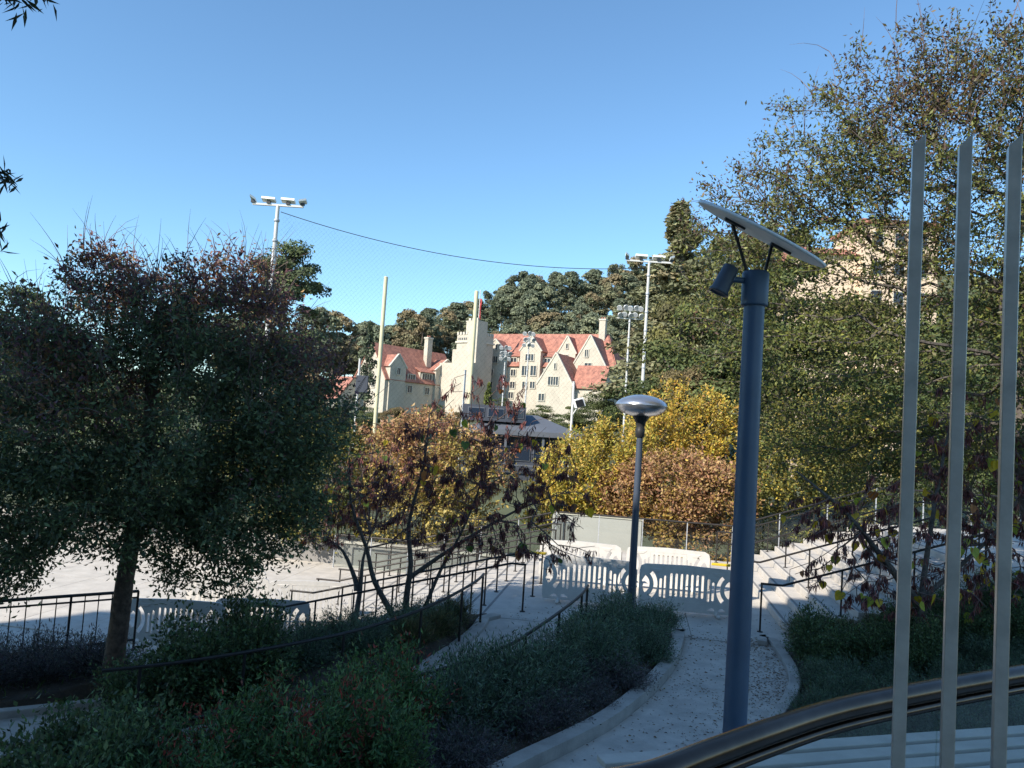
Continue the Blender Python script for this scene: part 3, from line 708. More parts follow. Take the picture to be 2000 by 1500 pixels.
for (px, py, lab) in ((1046, 1128, 'yellow plastic strap tied to the barrier beside the descending steps'), (1408, 1108, 'yellow plastic strap tied to the barrier beside the climbing steps')):
    p = D(px, py, 17.2)
    tag(MB().obox((p.x, p.y, 0.82), (0.2, -0.03, 0.0), (0.02, 0.05, 0), (0, 0, 0.025)).build('strap', 'yellow_plastic', None, 0.01), lab, 'strap')

# ================================================================== TREES
DG = [(0.138, 0.188, 0.088), (0.110, 0.152, 0.080), (0.165, 0.213, 0.090), (0.131, 0.163, 0.100)]
def autumn_top(green, warm, z0, z1, frac=0.8, jit=0.25):
    """leaves turn towards the top of the tree, in patches"""
    green, warm = np.array(green), np.array(warm)
    def fn(P, a, rng):
        n = len(P); g = green[rng.integers(0, len(green), n)]; wv_ = warm[rng.integers(0, len(warm), n)]
        patch = np.sin(P[:, 0] * 1.9 + 1.3) + np.sin(P[:, 0] * 0.9 + P[:, 2] * 2.1) + np.sin(P[:, 1] * 2.3 + P[:, 2])
        pr = np.clip((P[:, 2] - z0) / (z1 - z0) + 0.22 * patch, 0, 1) * frac
        c = np.where((rng.random(n) < pr)[:, None], wv_, g)
        return np.clip(c * (1 + jit * rng.normal(size=(n, 1))), 0.004, 0.9)
    return fn

# big dense tree on the left
lt = G(215, 1335, -0.85); lz = lt.z
tree('broad_tree', 'big dense dark green tree with browning top and bare shoots beside the lower path', 'tree', None, (lt.x, lt.y, lz),
     [(lt.x, lt.y, lz - 0.1), (lt.x + 0.05, lt.y, lz + 0.8), (lt.x + 0.08, lt.y, lz + 1.6), (lt.x + 0.16, lt.y, lz + 2.5), (lt.x + 0.24, lt.y + 0.05, lz + 3.6), (lt.x + 0.2, lt.y, lz + 4.9)], 0.13,
     [(-5.6, 12.0, 3.4, 2.5, 2.2, 1.6), (-6.3, 12.0, 4.7, 1.4, 1.6, 1.15), (-4.6, 12.0, 4.8, 1.3, 1.6, 1.15), (-3.5, 12.0, 3.55, 1.1, 1.5, 1.15), (-7.6, 12.0, 3.3, 1.5, 1.8, 1.5),
      (-7.4, 11.7, 1.7, 1.4, 1.3, 1.0), (-3.9, 11.8, 2.2, 1.2, 1.4, 1.1), (-5.6, 11.6, 2.1, 1.6, 1.5, 0.9), (-4.5, 11.7, 1.5, 1.2, 1.2, 0.7), (-7.9, 11.6, 1.2, 1.1, 1.1, 0.8), (-3.2, 12.0, 2.9, 0.8, 1.2, 1.2), (-6.4, 12.0, 5.4, 0.6, 0.8, 0.6), (-4.4, 12.0, 5.5, 0.7, 0.8, 0.6)],
     1800, (60, 0.085, 0.42, DG), 11, sprouts=800, spr_len=(0.4, 1.05), r0=0.0045, spread=0.17, droop=0.15,
     colorfn=autumn_top(DG, [(0.20, 0.095, 0.10), (0.25, 0.135, 0.085), (0.16, 0.085, 0.105), (0.30, 0.18, 0.07)], 3.4, 5.4, 0.92), spr_z=-0.3)
# large open-crowned tree on the right
rtb = Vector((9.1, 13.1, bed_z(9.1, 13.1)))
OG = [(0.155, 0.175, 0.045), (0.115, 0.14, 0.042), (0.19, 0.20, 0.05), (0.135, 0.12, 0.055)]
tree('locust_tree', 'very large open-crowned olive green tree with many fine branches beside the climbing steps', 'tree', None, rtb,
     [rtb - Vector((0, 0, 0.1)), rtb + Vector((-0.05, 0, 1.2)), rtb + Vector((-0.2, 0.1, 2.4)), rtb + Vector((-0.3, 0.2, 3.8)), rtb + Vector((-0.5, 0.3, 5.5)), rtb + Vector((-0.3, 0.3, 7.2))], 0.17,
     [(8.0, 13.6, 8.3, 2.3, 2.4, 2.5), (9.8, 13.4, 7.9, 2.6, 2.6, 3.0), (6.1, 13.6, 7.5, 1.5, 2.0, 2.0), (4.7, 13.6, 6.4, 1.5, 1.6, 1.5), (5.6, 13.8, 4.9, 2.2, 1.8, 1.5), (8.0, 13.6, 5.0, 2.6, 2.2, 1.8),
      (10.4, 13.5, 4.6, 2.0, 2.0, 1.6), (5.7, 13.8, 3.6, 1.5, 1.5, 0.9), (7.4, 13.8, 3.5, 1.8, 1.6, 0.9), (6.6, 13.5, 9.3, 1.0, 1.2, 1.2), (7.6, 13.5, 10.3, 0.9, 1.2, 1.0), (4.0, 13.6, 7.4, 0.8, 1.2, 0.8), (5.4, 13.6, 8.4, 0.8, 1.2, 0.8), (9.2, 13.5, 10.4, 1.2, 1.2, 1.0), (3.6, 13.6, 5.6, 1.0, 1.2, 0.9), (3.9, 13.6, 7.3, 1.25, 1.3, 1.2), (5.1, 13.6, 8.7, 1.35, 1.3, 1.25), (6.4, 13.6, 9.9, 1.35, 1.3, 1.2), (7.8, 13.6, 10.8, 1.3, 1.2, 0.95)],
     2900, (36, 0.082, 0.42, OG), 23, sprouts=150, spr_len=(0.5, 1.5), r0=0.0052, spread=0.15, droop=0.2, surf=0.35,
     colorfn=autumn_top(OG, [(0.13, 0.075, 0.05), (0.16, 0.105, 0.03), (0.085, 0.05, 0.05), (0.10, 0.085, 0.035)], 6.0, 11.5, 0.75), bark='bark_grey', wander=0.2)

# pod trees: nearly bare, brown pods hanging in bunches, single heart-shaped leaves left
def heart_mesh():
    pts = [(0, 0), (0.16, -0.10), (0.36, -0.06), (0.50, 0.16), (0.46, 0.42), (0.27, 0.72), (0.0, 1.02)]
    prof = pts + [(-x, y) for x, y in pts[-2:0:-1]]
    me = bpy.data.meshes.new('leaf'); vs = [(x, -abs(x) * 0.25 - 0.06 * y * y, -y) for x, y in prof]; c = (0, -0.02, -0.4)
    vs.append(c); n = len(prof); me.from_pydata(vs, [], [(i, (i + 1) % n, n) for i in range(n)]); return me
hearts = []
for nm, c in (('gold', (0.62, 0.43, 0.03)), ('lime', (0.38, 0.42, 0.05)), ('green', (0.10, 0.16, 0.03)), ('rust', (0.36, 0.13, 0.03)), ('brown', (0.22, 0.12, 0.04))):
    mm = mat('heart_' + nm, c, 0.55, var=0.2, scale=9); t_ = mm.node_tree; bs = t_.nodes['Principled BSDF']
    tr_ = t_.nodes.new('ShaderNodeBsdfTranslucent'); mx_ = t_.nodes.new('ShaderNodeMixShader'); mx_.inputs[0].default_value = 0.4
    src = bs.inputs['Base Color'].links[0].from_socket; t_.links.new(src, tr_.inputs[0])
    t_.links.new(bs.outputs[0], mx_.inputs[1]); t_.links.new(tr_.outputs[0], mx_.inputs[2]); t_.links.new(mx_.outputs[0], t_.nodes['Material Output'].inputs[0])
    h = heart_mesh(); h.materials.append(mm); hearts.append(h)
def pod_tree(label, base, stems, blobs, ntips, per, seed, nheart, hpal, podcols, hsize=(0.085, 0.14)):
    rng = np.random.default_rng(seed); base = Vector(base); o = np.array(base)
    root = thing('pod_tree', label, 'tree', base, 0, 'small pod-bearing trees')
    tips = blob_points(blobs, ntips, rng, 0.2); ns = len(stems)
    own = np.argmin(np.stack([np.linalg.norm(tips - np.array(s[-1]), axis=1) for s in stems]), 0)
    allP, allA, allEnd = [], [], []
    for q, st_ in enumerate(stems):
        st_ = smooth([Vector(p) + (Vector(rng.normal(size=3) * 0.025) if 0 < i_ < len(st_) - 1 else Vector((0, 0, 0))) for i_, p in enumerate(st_)], 3)
        k = len(st_); tk = np.array([np.array(p, float) for p in st_])
        MB(base).tube([tuple(p) for p in tk], [(0.06 if q < 2 else 0.04) * (1.15 - 0.95 * i / (k - 1)) for i in range(k)], 9).build('trunk', 'bark_grey', root)
        tp = tips[own == q]
        if not len(tp): continue
        N, par, ends = grow(tk, tp, rng, 0.22)
        me, rad = skeleton_mesh('branches', N - o, par, 0.0042, 2.3, 0.036, 'twig', 4, skip=k)
        link(bpy.data.objects.new('branches', me), root)
        thin = np.where(rad[k:] < 0.012)[0] + k
        bunch = rng.choice(thin, max(1, len(thin) // 3))
        a = rng.choice(bunch, per * len(ends)); f = rng.random((len(a), 1))
        allP.append(N[par[a]] * (1 - f) + N[a] * f + rng.normal(size=(len(a), 3)) * 0.02); allEnd.append(N[ends])
    P = np.concatenate(allP); E_ = np.concatenate(allEnd); n = len(P)
    ax = rng.normal(size=(n, 3)) * 0.28 + np.array([0, 0, -1.0]); sz = rng.uniform(0.07, 0.135, n)
    V = leaves(P - o, ax, sz, 0.20, rng, 0.03)
    tag(link(bpy.data.objects.new('seed_pods', quad_mesh('seed_pods', V, 'leaf_dry', pick_colors(podcols, n, rng, jit=0.3))), root), kind='stuff')
    for k in range(nheart):
        p = E_[rng.integers(len(E_))]; lf = link(bpy.data.objects.new('leaf', hearts[hpal[k % len(hpal)]]), root)
        s_ = rng.uniform(*hsize); lf.scale = (s_, s_, s_); lf.location = Vector(p - o) + Vector((0, 0, 0.01))
        lf.rotation_euler = (rng.normal() * 0.3, rng.normal() * 0.3, rng.normal() * 0.8)
    return root
PODS = [(0.180, 0.068, 0.060), (0.135, 0.051, 0.054), (0.255, 0.098, 0.068), (0.112, 0.051, 0.060)]
p1 = G(692, 1222, -0.75); p2 = G(785, 1262, -0.5)
pod_tree('small leafless tree with hanging brown pods and slim upright trunk above the descending steps', p1,
         [[p1, p1 + Vector((0.0, 0, 0.7)), p1 + Vector((0.08, 0, 1.35)), p1 + Vector((0.2, 0, 1.9))], [p1 + Vector((0.0, 0, 0.72)), p1 + Vector((-0.08, 0, 1.0)), p1 + Vector((-0.35, 0, 1.45)), p1 + Vector((-0.7, 0, 1.75))]],
         [(p1.x + 0.1, p1.y, 1.9, 1.2, 1.0, 0.7), (p1.x - 0.7, p1.y, 1.3, 1.0, 0.9, 0.5), (p1.x + 0.2, p1.y, 2.6, 0.8, 0.7, 0.6)], 520, 6, 31, 26, (1, 2, 0, 3), PODS)
pod_tree('nearly leafless many-stemmed tree with dark brown pods in bunches beside the ramp', p2,
         [[p2, p2 + Vector((-0.25, 0, 0.5)), p2 + Vector((-0.6, 0, 1.1)), p2 + Vector((-0.75, 0, 1.7)), p2 + Vector((-1.1, 0, 2.5)), p2 + Vector((-1.2, 0, 3.3))],
          [p2 + Vector((0.02, 0.05, 0)), p2 + Vector((0.02, 0, 0.9)), p2 + Vector((0.05, 0, 1.5)), p2 + Vector((0.0, 0, 2.2)), p2 + Vector((0.15, 0, 3.2)), p2 + Vector((0.2, 0, 4.2))],
          [p2 + Vector((0.05, -0.03, 0)), p2 + Vector((0.35, 0, 0.7)), p2 + Vector((0.62, 0, 1.4)), p2 + Vector((0.9, 0, 2.0)), p2 + Vector((1.2, 0, 3.0)), p2 + Vector((1.25, 0, 4.0))],
          [p2 + Vector((0.02, 0.0, 1.2)), p2 + Vector((0.9, 0.1, 1.9)), p2 + Vector((1.9, 0.1, 2.5)), p2 + Vector((2.7, 0, 2.9))]],
         [(-1.6, 13.5, 2.3, 1.5, 1.0, 0.75), (-0.4, 13.5, 2.2, 1.5, 1.0, 0.8), (-1.0, 13.5, 3.0, 1.6, 0.9, 0.8), (0.2, 13.5, 3.0, 1.0, 0.8, 0.9), (-0.6, 13.5, 3.9, 0.9, 0.5, 0.6), (0.0, 13.5, 4.1, 0.35, 0.3, 0.5), (0.8, 13.5, 2.4, 0.9, 0.7, 0.6), (0.9, 13.4, 1.6, 0.8, 0.6, 0.5), (-0.4, 13.5, 1.5, 1.5, 0.8, 0.35)],
         1050, 8, 32, 46, (2, 0, 1, 3, 4, 2), PODS, (0.09, 0.17))
p3 = Vector((6.55, 12.1, bed_z(6.55, 12.1)))
PODR = [(0.21, 0.075, 0.065), (0.15, 0.055, 0.055), (0.26, 0.10, 0.075), (0.12, 0.055, 0.06)]
pod_tree('small tree with reddish brown pods and scattered yellow heart-shaped leaves behind the steel posts', p3,
         [[p3, p3 + Vector((0.02, 0, 0.6)), p3 + Vector((0.03, 0, 1.2)), p3 + Vector((0.15, 0, 2.0)), p3 + Vector((0.3, 0, 3.2)), p3 + Vector((0.5, 0, 4.2))],
          [p3 + Vector((0.02, 0, 0.8)), p3 + Vector((-0.5, 0, 1.4)), p3 + Vector((-1.2, 0, 2.1)), p3 + Vector((-2.0, 0, 2.75))],
          [p3 + Vector((0.02, 0, 0.9)), p3 + Vector((0.6, 0, 1.5)), p3 + Vector((1.3, 0, 2.2)), p3 + Vector((1.8, 0, 3.2))]],
         [(6.6, 12.2, 2.4, 1.6, 1.0, 0.9), (7.4, 12.2, 3.1, 1.2, 0.9, 1.1), (5.3, 12.2, 2.3, 1.1, 0.8, 0.5), (7.9, 12.1, 2.0, 1.0, 0.8, 0.8), (5.9, 12.2, 1.5, 1.4, 0.8, 0.45), (6.9, 12.1, 1.4, 1.5, 0.8, 0.5), (7.2, 12.2, 4.2, 0.6, 0.5, 0.6)],
         1150, 11, 33, 140, (0, 1, 0, 1, 0, 3, 1, 0), PODR, (0.10, 0.17))

# autumn trees beyond the plaza
YE = [(0.50, 0.37, 0.06), (0.42, 0.34, 0.07), (0.56, 0.40, 0.08), (0.30, 0.28, 0.06)]
OR = [(0.42, 0.25, 0.12), (0.36, 0.19, 0.105), (0.46, 0.31, 0.13), (0.30, 0.155, 0.09)]
OL = [(0.16, 0.17, 0.045), (0.20, 0.19, 0.05), (0.11, 0.13, 0.04), (0.26, 0.22, 0.06)]
def autumn(label, x, y, z0, blobs, cols, seed, n=420, per=42, size=0.13, fn=None, name='autumn_tree'):
    b0 = Vector((x, y, z0))
    tree(name, label, 'tree', 'autumn trees beyond the plaza', b0, [b0 - Vector((0, 0, 0.15)), b0 + Vector((0.03, 0, 0.9)), b0 + Vector((-0.05, 0, 1.9)), b0 + Vector((0.05, 0, 3.0))], 0.11,
         blobs, n, (per, size, 0.5, cols), seed, r0=0.007, spread=0.2, colorfn=fn, bark='bark_grey', droop=0.0, surf=0.75)
autumn('tan and yellow autumn tree below the red-roofed hall beyond the descending steps', -2.7, 27.2, -1.75, [(-2.7, 27.2, 2.1, 2.6, 2.0, 1.7), (-1.2, 27, 1.9, 1.6, 1.5, 1.4), (-4.3, 27, 2.0, 1.5, 1.5, 1.5), (-2.8, 27, 3.0, 1.6, 1.4, 1.1), (-3.0, 26.6, 0.3, 2.6, 1.5, 1.0)], OR, 41, 620,
       fn=autumn_top([(0.48, 0.36, 0.10), (0.42, 0.33, 0.11), (0.36, 0.31, 0.09)], OR, 0.8, 3.4, 0.95))
autumn('bright yellow autumn tree beside the dark grandstand behind the disc lamp post', 3.2, 28.5, -1.75, [(3.2, 28.5, 2.0, 1.9, 1.8, 1.8), (2.2, 28.2, 1.6, 1.3, 1.2, 1.5), (4.1, 28.4, 3.0, 1.4, 1.3, 1.3), (1.6, 28.0, 0.9, 1.0, 1.0, 0.9)], YE, 42, 480)
autumn('russet orange autumn tree close behind the glass balustrade', 5.8, 26.9, -1.75, [(5.8, 26.9, 1.6, 2.0, 1.5, 1.6), (4.4, 27.4, 1.5, 1.3, 0.9, 1.2), (7.2, 26.6, 1.6, 1.5, 1.3, 1.4), (6.6, 26.2, -0.1, 1.6, 0.8, 0.9)], OR, 43, 560,
       fn=autumn_top([(0.40, 0.29, 0.07), (0.34, 0.2, 0.07)], OR, -0.5, 2.0, 0.9))
autumn('golden autumn tree rising above the russet one behind the balustrade', 6.9, 30.5, -1.75, [(6.9, 30.5, 4.2, 2.0, 1.6, 1.7), (8.3, 30.5, 3.4, 1.8, 1.6, 1.8), (5.9, 30.3, 3.6, 1.2, 1.2, 1.2), (7.0, 30.4, 1.8, 2.2, 1.6, 1.2)], [(0.52, 0.36, 0.05), (0.46, 0.30, 0.06), (0.40, 0.33, 0.07)], 44, 460)
autumn('olive yellow autumn tree partly hidden by the big dark tree', -7.2, 26.5, -1.75, [(-7.0, 26.5, 2.2, 2.0, 1.6, 1.8), (-5.8, 26.2, 1.4, 1.2, 1.2, 1.5), (-8.6, 26.5, 2.4, 1.6, 1.5, 1.6), (-6.5, 26.2, 0.2, 1.8, 1.2, 1.0)], OL, 45, 420)
autumn('green and gold tree standing past the upper end of the balustrade', 11.5, 29.0, -1.75, [(11.5, 29, 3.4, 2.3, 1.8, 2.2), (10.0, 28.5, 2.6, 1.6, 1.5, 1.6), (13.4, 29, 3.6, 2.0, 1.8, 2.2), (11, 28.5, 0.8, 3.0, 1.5, 1.4)], OL, 46, 620,
       fn=autumn_top(OL, YE, 0.0, 7.0, 0.5))
autumn('leafy green tree behind the upper terrace', 16.5, 27.5, -1.75, [(16.5, 27.5, 4.0, 2.6, 2, 2.4), (18.5, 27, 4.6, 2.4, 2, 2.6), (16, 27, 1.6, 3, 1.5, 1.6), (19, 27, 1.6, 2.5, 1.6, 1.6)], [(0.07, 0.10, 0.03), (0.10, 0.13, 0.04), (0.06, 0.08, 0.03)], 47, 620)
autumn('dark green tree behind the lower terrace fence', -11.5, 28.0, -1.75, [(-11.5, 28, 2.6, 2.6, 2, 2.2), (-14, 28, 2.4, 2.4, 2, 2.4), (-12.5, 27.6, 0.4, 3, 1.5, 1.2)], DG, 48, 520)

# ------------------------------------------------------------------ far trees (shared meshes)
def clump_tree(seed, h, rx, ncl, per, cols, leafsize, trunk_h=0.35, conifer=False, umbrella=False, lmat='leaf_far'):
    """one mesh: a trunk with limbs and a crown of leafy clumps; origin at the base"""
    rng = np.random.default_rng(seed); Q, C = [], []
    cents = []
    for k in range(ncl):
        if conifer:
            f = (k + 0.5) / ncl; z = h * (0.12 + 0.88 * f); rr = rx * (1 - f) ** 0.85
            a = rng.uniform(0, 6.28); q = rr * rng.uniform(0.25, 1.0); cents.append((q * math.cos(a), q * math.sin(a), z, max(0.35, rr * 0.42), max(0.25, h / ncl * 2.2)))
        else:
            f = rng.random(); z = h * (trunk_h + (1 - trunk_h) * f ** 0.8)
            env = math.sqrt(max(0.05, 1 - (2 * (f - 0.45)) ** 2 * 0.9)) if not umbrella else (0.5 + 0.5 * f)
            a = rng.uniform(0, 6.28); q = rx * env * math.sqrt(rng.random()) * 0.85
            s_ = rx * rng.uniform(0.14, 0.36); cents.append((q * math.cos(a), q * math.sin(a), z - s_ * 0.4, s_, s_ * 0.7))
    for cx, cy, cz, s_, sz in cents:
        n = per; d = unit(rng.normal(size=(n, 3))); d[:, 2] = np.where(d[:, 2] < -0.3, -d[:, 2], d[:, 2]) if not conifer else d[:, 2]
        r = rng.random((n, 1)) ** 0.4; P = np.array([cx, cy, cz]) + d * r * np.array([s_, s_, sz])
        ax = np.cross(d, rng.normal(size=(n, 3))) + d * 0.35 - np.array([0, 0, 0.3])
        Q.append(leaves(P, ax, leafsize * rng.uniform(0.6, 1.3, n), 0.75, rng, 0.15, face=d + np.array([0, 0, 0.4])))
        base = np.array(cols[rng.integers(len(cols))]) * rng.uniform(0.75, 1.25)
        C.append(np.clip(base * (1 + 0.18 * rng.normal(size=(n, 1))), 0.004, 0.9))
    tk = np.array([(0, 0, -0.5), (h * 0.01, 0, h * 0.3), (-h * 0.01, h * 0.01, h * 0.6), (0, 0, h * 0.86)])
    N, par, ends = grow(tk, np.array([c[:3] for c in cents]), rng, 0.1)
    m2, rad = skeleton_mesh('t', N, par, h * 0.0035, 2.2, h * 0.016, 'bark_grey', 5)
    nb = len(m2.polygons); TV = np.empty(nb * 12, np.float32); m2.vertices.foreach_get('co', TV); TV = TV.reshape(nb, 4, 3); bpy.data.meshes.remove(m2)
    Vq = np.concatenate([TV] + Q); Cq = np.concatenate([np.tile(np.array([[0.14, 0.115, 0.09]]), (nb, 1))] + C)
    return quad_mesh('far_tree', Vq, lmat, Cq)
EU_HAZY = [(0.185, 0.205, 0.125), (0.16, 0.18, 0.115), (0.21, 0.22, 0.13), (0.14, 0.165, 0.105)]  # lightened and greyed: distance haze is put into these leaf colours
EUB = [(0.21, 0.19, 0.105), (0.24, 0.19, 0.105), (0.18, 0.185, 0.10)]
variants = [clump_tree(100 + i, 20, 6.2, 46, 190, EU_HAZY if i < 3 else EUB, 0.62, 0.28) for i in range(4)] + [clump_tree(105, 21, 6.0, 22, 210, EU_HAZY, 0.6, 0.5, umbrella=True)]
conif = clump_tree(120, 20, 4.0, 46, 60, [(0.075, 0.095, 0.06), (0.09, 0.11, 0.06)], 0.6, conifer=True)
hr = random.Random(5); nh = 0
BUILD_KEEP = lambda x, y: not (-48 < x < 40 and 165 < y < 222)
for row in range(11):
    y = 226 + row * 13.0
    for k in range(22):
        x = -118 + k * 11.5 + hr.uniform(-4, 4) + (row % 2) * 5
        yy = y + hr.uniform(-5, 5)
        if abs(x) > 0.42 * yy + 8 or nh >= 210: continue
        if x < -75 and hr.random() < 0.6: continue
        if x > 70 and hr.random() < 0.5: continue
        v = conif if hr.random() < 0.06 else (variants[4] if (row >= 8 and hr.random() < 0.4) else variants[hr.randrange(4)])
        o = link(bpy.data.objects.new('hill_tree', v)); nh += 1
        s_ = hr.uniform(0.6, 1.22); o.scale = (s_ * hr.uniform(0.8, 1.25), s_ * hr.uniform(0.8, 1.25), s_); o.rotation_euler = (0, 0, hr.uniform(0, 6.28))
        o.location = (x, yy, terrain_z(x, yy))
        if v is conif: tag(o, 'dark pointed conifer among the rounder trees on the wooded hillside', 'tree', 'conifers on the hillside')
        elif v is variants[4]: tag(o, 'tall grey-green tree with a raised umbrella crown along the hill ridge', 'tree', 'ridge trees')
        elif v is variants[3]: tag(o, 'brownish green rounded tree on the wooded hillside behind the hall', 'tree', 'brownish hillside trees')
        else: tag(o, 'grey-green rounded tree on the wooded hillside behind the hall', 'tree', 'trees on the hillside')
def far_tree(name, mesh, px, py_top, Y, h0, label, cat='tree', wscale=1.0, sink=0.0):
    p = D(px, py_top, Y); zb = terrain_z(p.x, Y); s_ = (p.z - zb) / h0
    o = link(bpy.data.objects.new(name, mesh)); o.location = (p.x, Y, zb - sink); o.scale = (s_ * wscale, s_ * wscale, s_); o.rotation_euler = (0, 0, px)
    return tag(o, label, cat)
ec = clump_tree(131, 20, 5.0, 95, 300, [(0.10, 0.13, 0.05), (0.13, 0.155, 0.06), (0.085, 0.11, 0.05)], 0.28, 0.12)
far_tree('eucalyptus_tree', ec, 565, 462, 90, 20.5, 'tall rounded eucalyptus rising behind the left floodlight mast', wscale=1.02)
far_tree('conifer_tree', clump_tree(140, 20, 4.2, 70, 240, [(0.18, 0.185, 0.10), (0.22, 0.21, 0.11), (0.25, 0.21, 0.12)], 0.28, conifer=True), 1330, 398, 98, 20.3, 'tall ragged conifer standing behind the solar panel lamp', wscale=1.8)
far_tree('conifer_tree', conif, 724, 630, 140, 20.3, 'slim dark conifer at the end of the hall beside the goal post', wscale=0.8)
far_tree('conifer_tree', clump_tree(141, 20, 5.0, 40, 90, [(0.15, 0.17, 0.04), (0.10, 0.13, 0.04)], 1.2, conifer=True), 955, 750, 120, 20.3, 'small yellow-green conifer in front of the pale hall facade', wscale=0.7)
olm = [clump_tree(150 + i, 12, 4.6, 46, 520, [[(0.12, 0.115, 0.04), (0.15, 0.14, 0.045), (0.10, 0.09, 0.04)], [(0.075, 0.10, 0.035), (0.10, 0.12, 0.04)], [(0.17, 0.12, 0.06), (0.14, 0.11, 0.05)]][i], 0.19, 0.15) for i in range(3)]
for px, py, Y, v, ws, lab in ((1335, 560, 46, 0, 0.72, 'olive brown tree below the ragged conifer, beside the light masts'), (1420, 560, 40, 1, 1.1, 'green rounded tree behind the solar lamp post'), (1345, 700, 38, 2, 0.75, 'brownish tree just above the golden autumn tree'),
                          (1540, 500, 44, 1, 1.1, 'tall green tree deep behind the open-crowned tree'), (1700, 560, 42, 0, 1.1, 'olive tree in front of the cream tower block'), (1880, 560, 38, 1, 1.1, 'green background tree behind the steel posts'), (2010, 520, 40, 0, 1.2, 'olive background tree at the far end of the upper terrace'),
                          (1130, 785, 95, 1, 1.3, 'bushy green tree below the white gabled facade'), (1185, 752, 100, 1, 1.5, 'bushy dark green tree at the corner of the red-roofed hall'), (1268, 640, 130, 0, 0.9, 'olive tree beside the red-roofed hall'),
                          (860, 655, 260, 2, 1.0, 'russet tree just behind the hall tower'), (40, 548, 34, 1, 1.0, 'dark rounded tree beyond the big dense tree'), (660, 790, 48, 1, 1.0, 'green tree below the hall gable'), (590, 700, 50, 2, 1.0, 'brown tree half hidden by the big dense tree'), (250, 720, 45, 1, 1.4, 'green tree hidden behind the big dense tree'), (715, 792, 66, 1, 1.2, 'low green tree at the foot of the hall end gable'), (775, 790, 72, 2, 1.3, 'low russet tree in front of the shaded hall wing'), (850, 788, 78, 1, 1.4, 'low green tree in front of the hall porch'), (905, 798, 70, 2, 1.1, 'low brown tree beside the grandstand roof'), (980, 776, 125, 1, 1.6, 'wide low tree at the foot of the lit hall facade'), (1060, 790, 105, 1, 1.6, 'wide green bush below the four-light gable window')):
    far_tree('background_tree', olm[v], px, py, Y, 12.4, lab, wscale=ws)

# leaf sprays reaching in from a tree that stands left of the view
tw = Vector((-4.6, 4.6, -0.4))
lvr = np.random.default_rng(77)
wt = thing('overhanging_tree', 'dark narrow-leaved branches of a tree reaching over the terrace', 'tree', (tw.x, tw.y, tw.z))
MB(tw).tube([tw, tw + Vector((0.1, 0, 2)), tw + Vector((0.2, -0.1, 4.5)), tw + Vector((0.3, -0.1, 7.4))], [0.13, 0.11, 0.08, 0.03], 10).build('trunk', 'bark', wt)
spr = [D(12, 350, 4.3), D(40, 2, 4.2), D(95, -10, 4.2), D(-4, 462, 4.3)]
for i, e in enumerate(spr):
    z = e.z + (0.5 if i != 3 else 0.1) - 0.4; a = tw + Vector((0.2, -0.1, z - tw.z)); n = (46, 40, 24, 30)[i]
    mid = (a + e) / 2 + Vector((0, 0, 0.25))
    br = smooth([a - Vector((0, 0, 0.5)), a.lerp(mid, 0.45) + Vector((0, 0, -0.05)), mid, mid.lerp(e, 0.6) + Vector((0, 0.03, 0.03)), e + Vector((-0.03, 0, 0.02))], 4)
    MB(tw).tube(br, [0.026 - 0.022 * q_ / (len(br) - 1) for q_ in range(len(br))], 6).build('branch', 'bark', wt)
    for q_ in range(3, 9, 2):
        for sd_ in (-1, 1):
            tip = br[q_] + Vector((0.12, 0.32 * sd_, lvr.uniform(-0.15, 0.25))); MB(tw).tube([br[q_], tip], [0.006, 0.002], 4).build('twig', 'bark', wt)
            f_ = lvr.random((60, 1)); Pq = np.array(br[q_]) * (1 - f_) + np.array(tip) * f_ + lvr.normal(size=(60, 3)) * 0.05
            Vq = leaves(Pq - np.array(tw), lvr.normal(size=(60, 3)) + np.array([-0.1, 0.3 * sd_, -0.5]), lvr.uniform(0.06, 0.12, 60), 0.2, lvr, 0.05)
            tag(link(bpy.data.objects.new('leaf_spray', quad_mesh('leaf_spray', Vq, 'leaf', pick_colors([(0.05, 0.065, 0.03), (0.07, 0.085, 0.035)], 60, lvr))), wt), kind='stuff')
    P = np.array(e) + np.array([-0.05, 0, 0.02]) + lvr.normal(size=(n, 3)) * np.array([0.035, 0.06, 0.03])
    ax = lvr.normal(size=(n, 3)) * np.array([0.8, 0.5, 0.8]) + np.array([0.15, 0, -0.1])
    V = leaves(P - np.array(tw), ax, lvr.uniform(0.07, 0.13, n), 0.2, lvr, 0.05)
    tag(link(bpy.data.objects.new('leaf_spray', quad_mesh('leaf_spray', V, 'leaf', pick_colors([(0.03, 0.04, 0.02), (0.045, 0.05, 0.025)], n, lvr))), wt), kind='stuff')

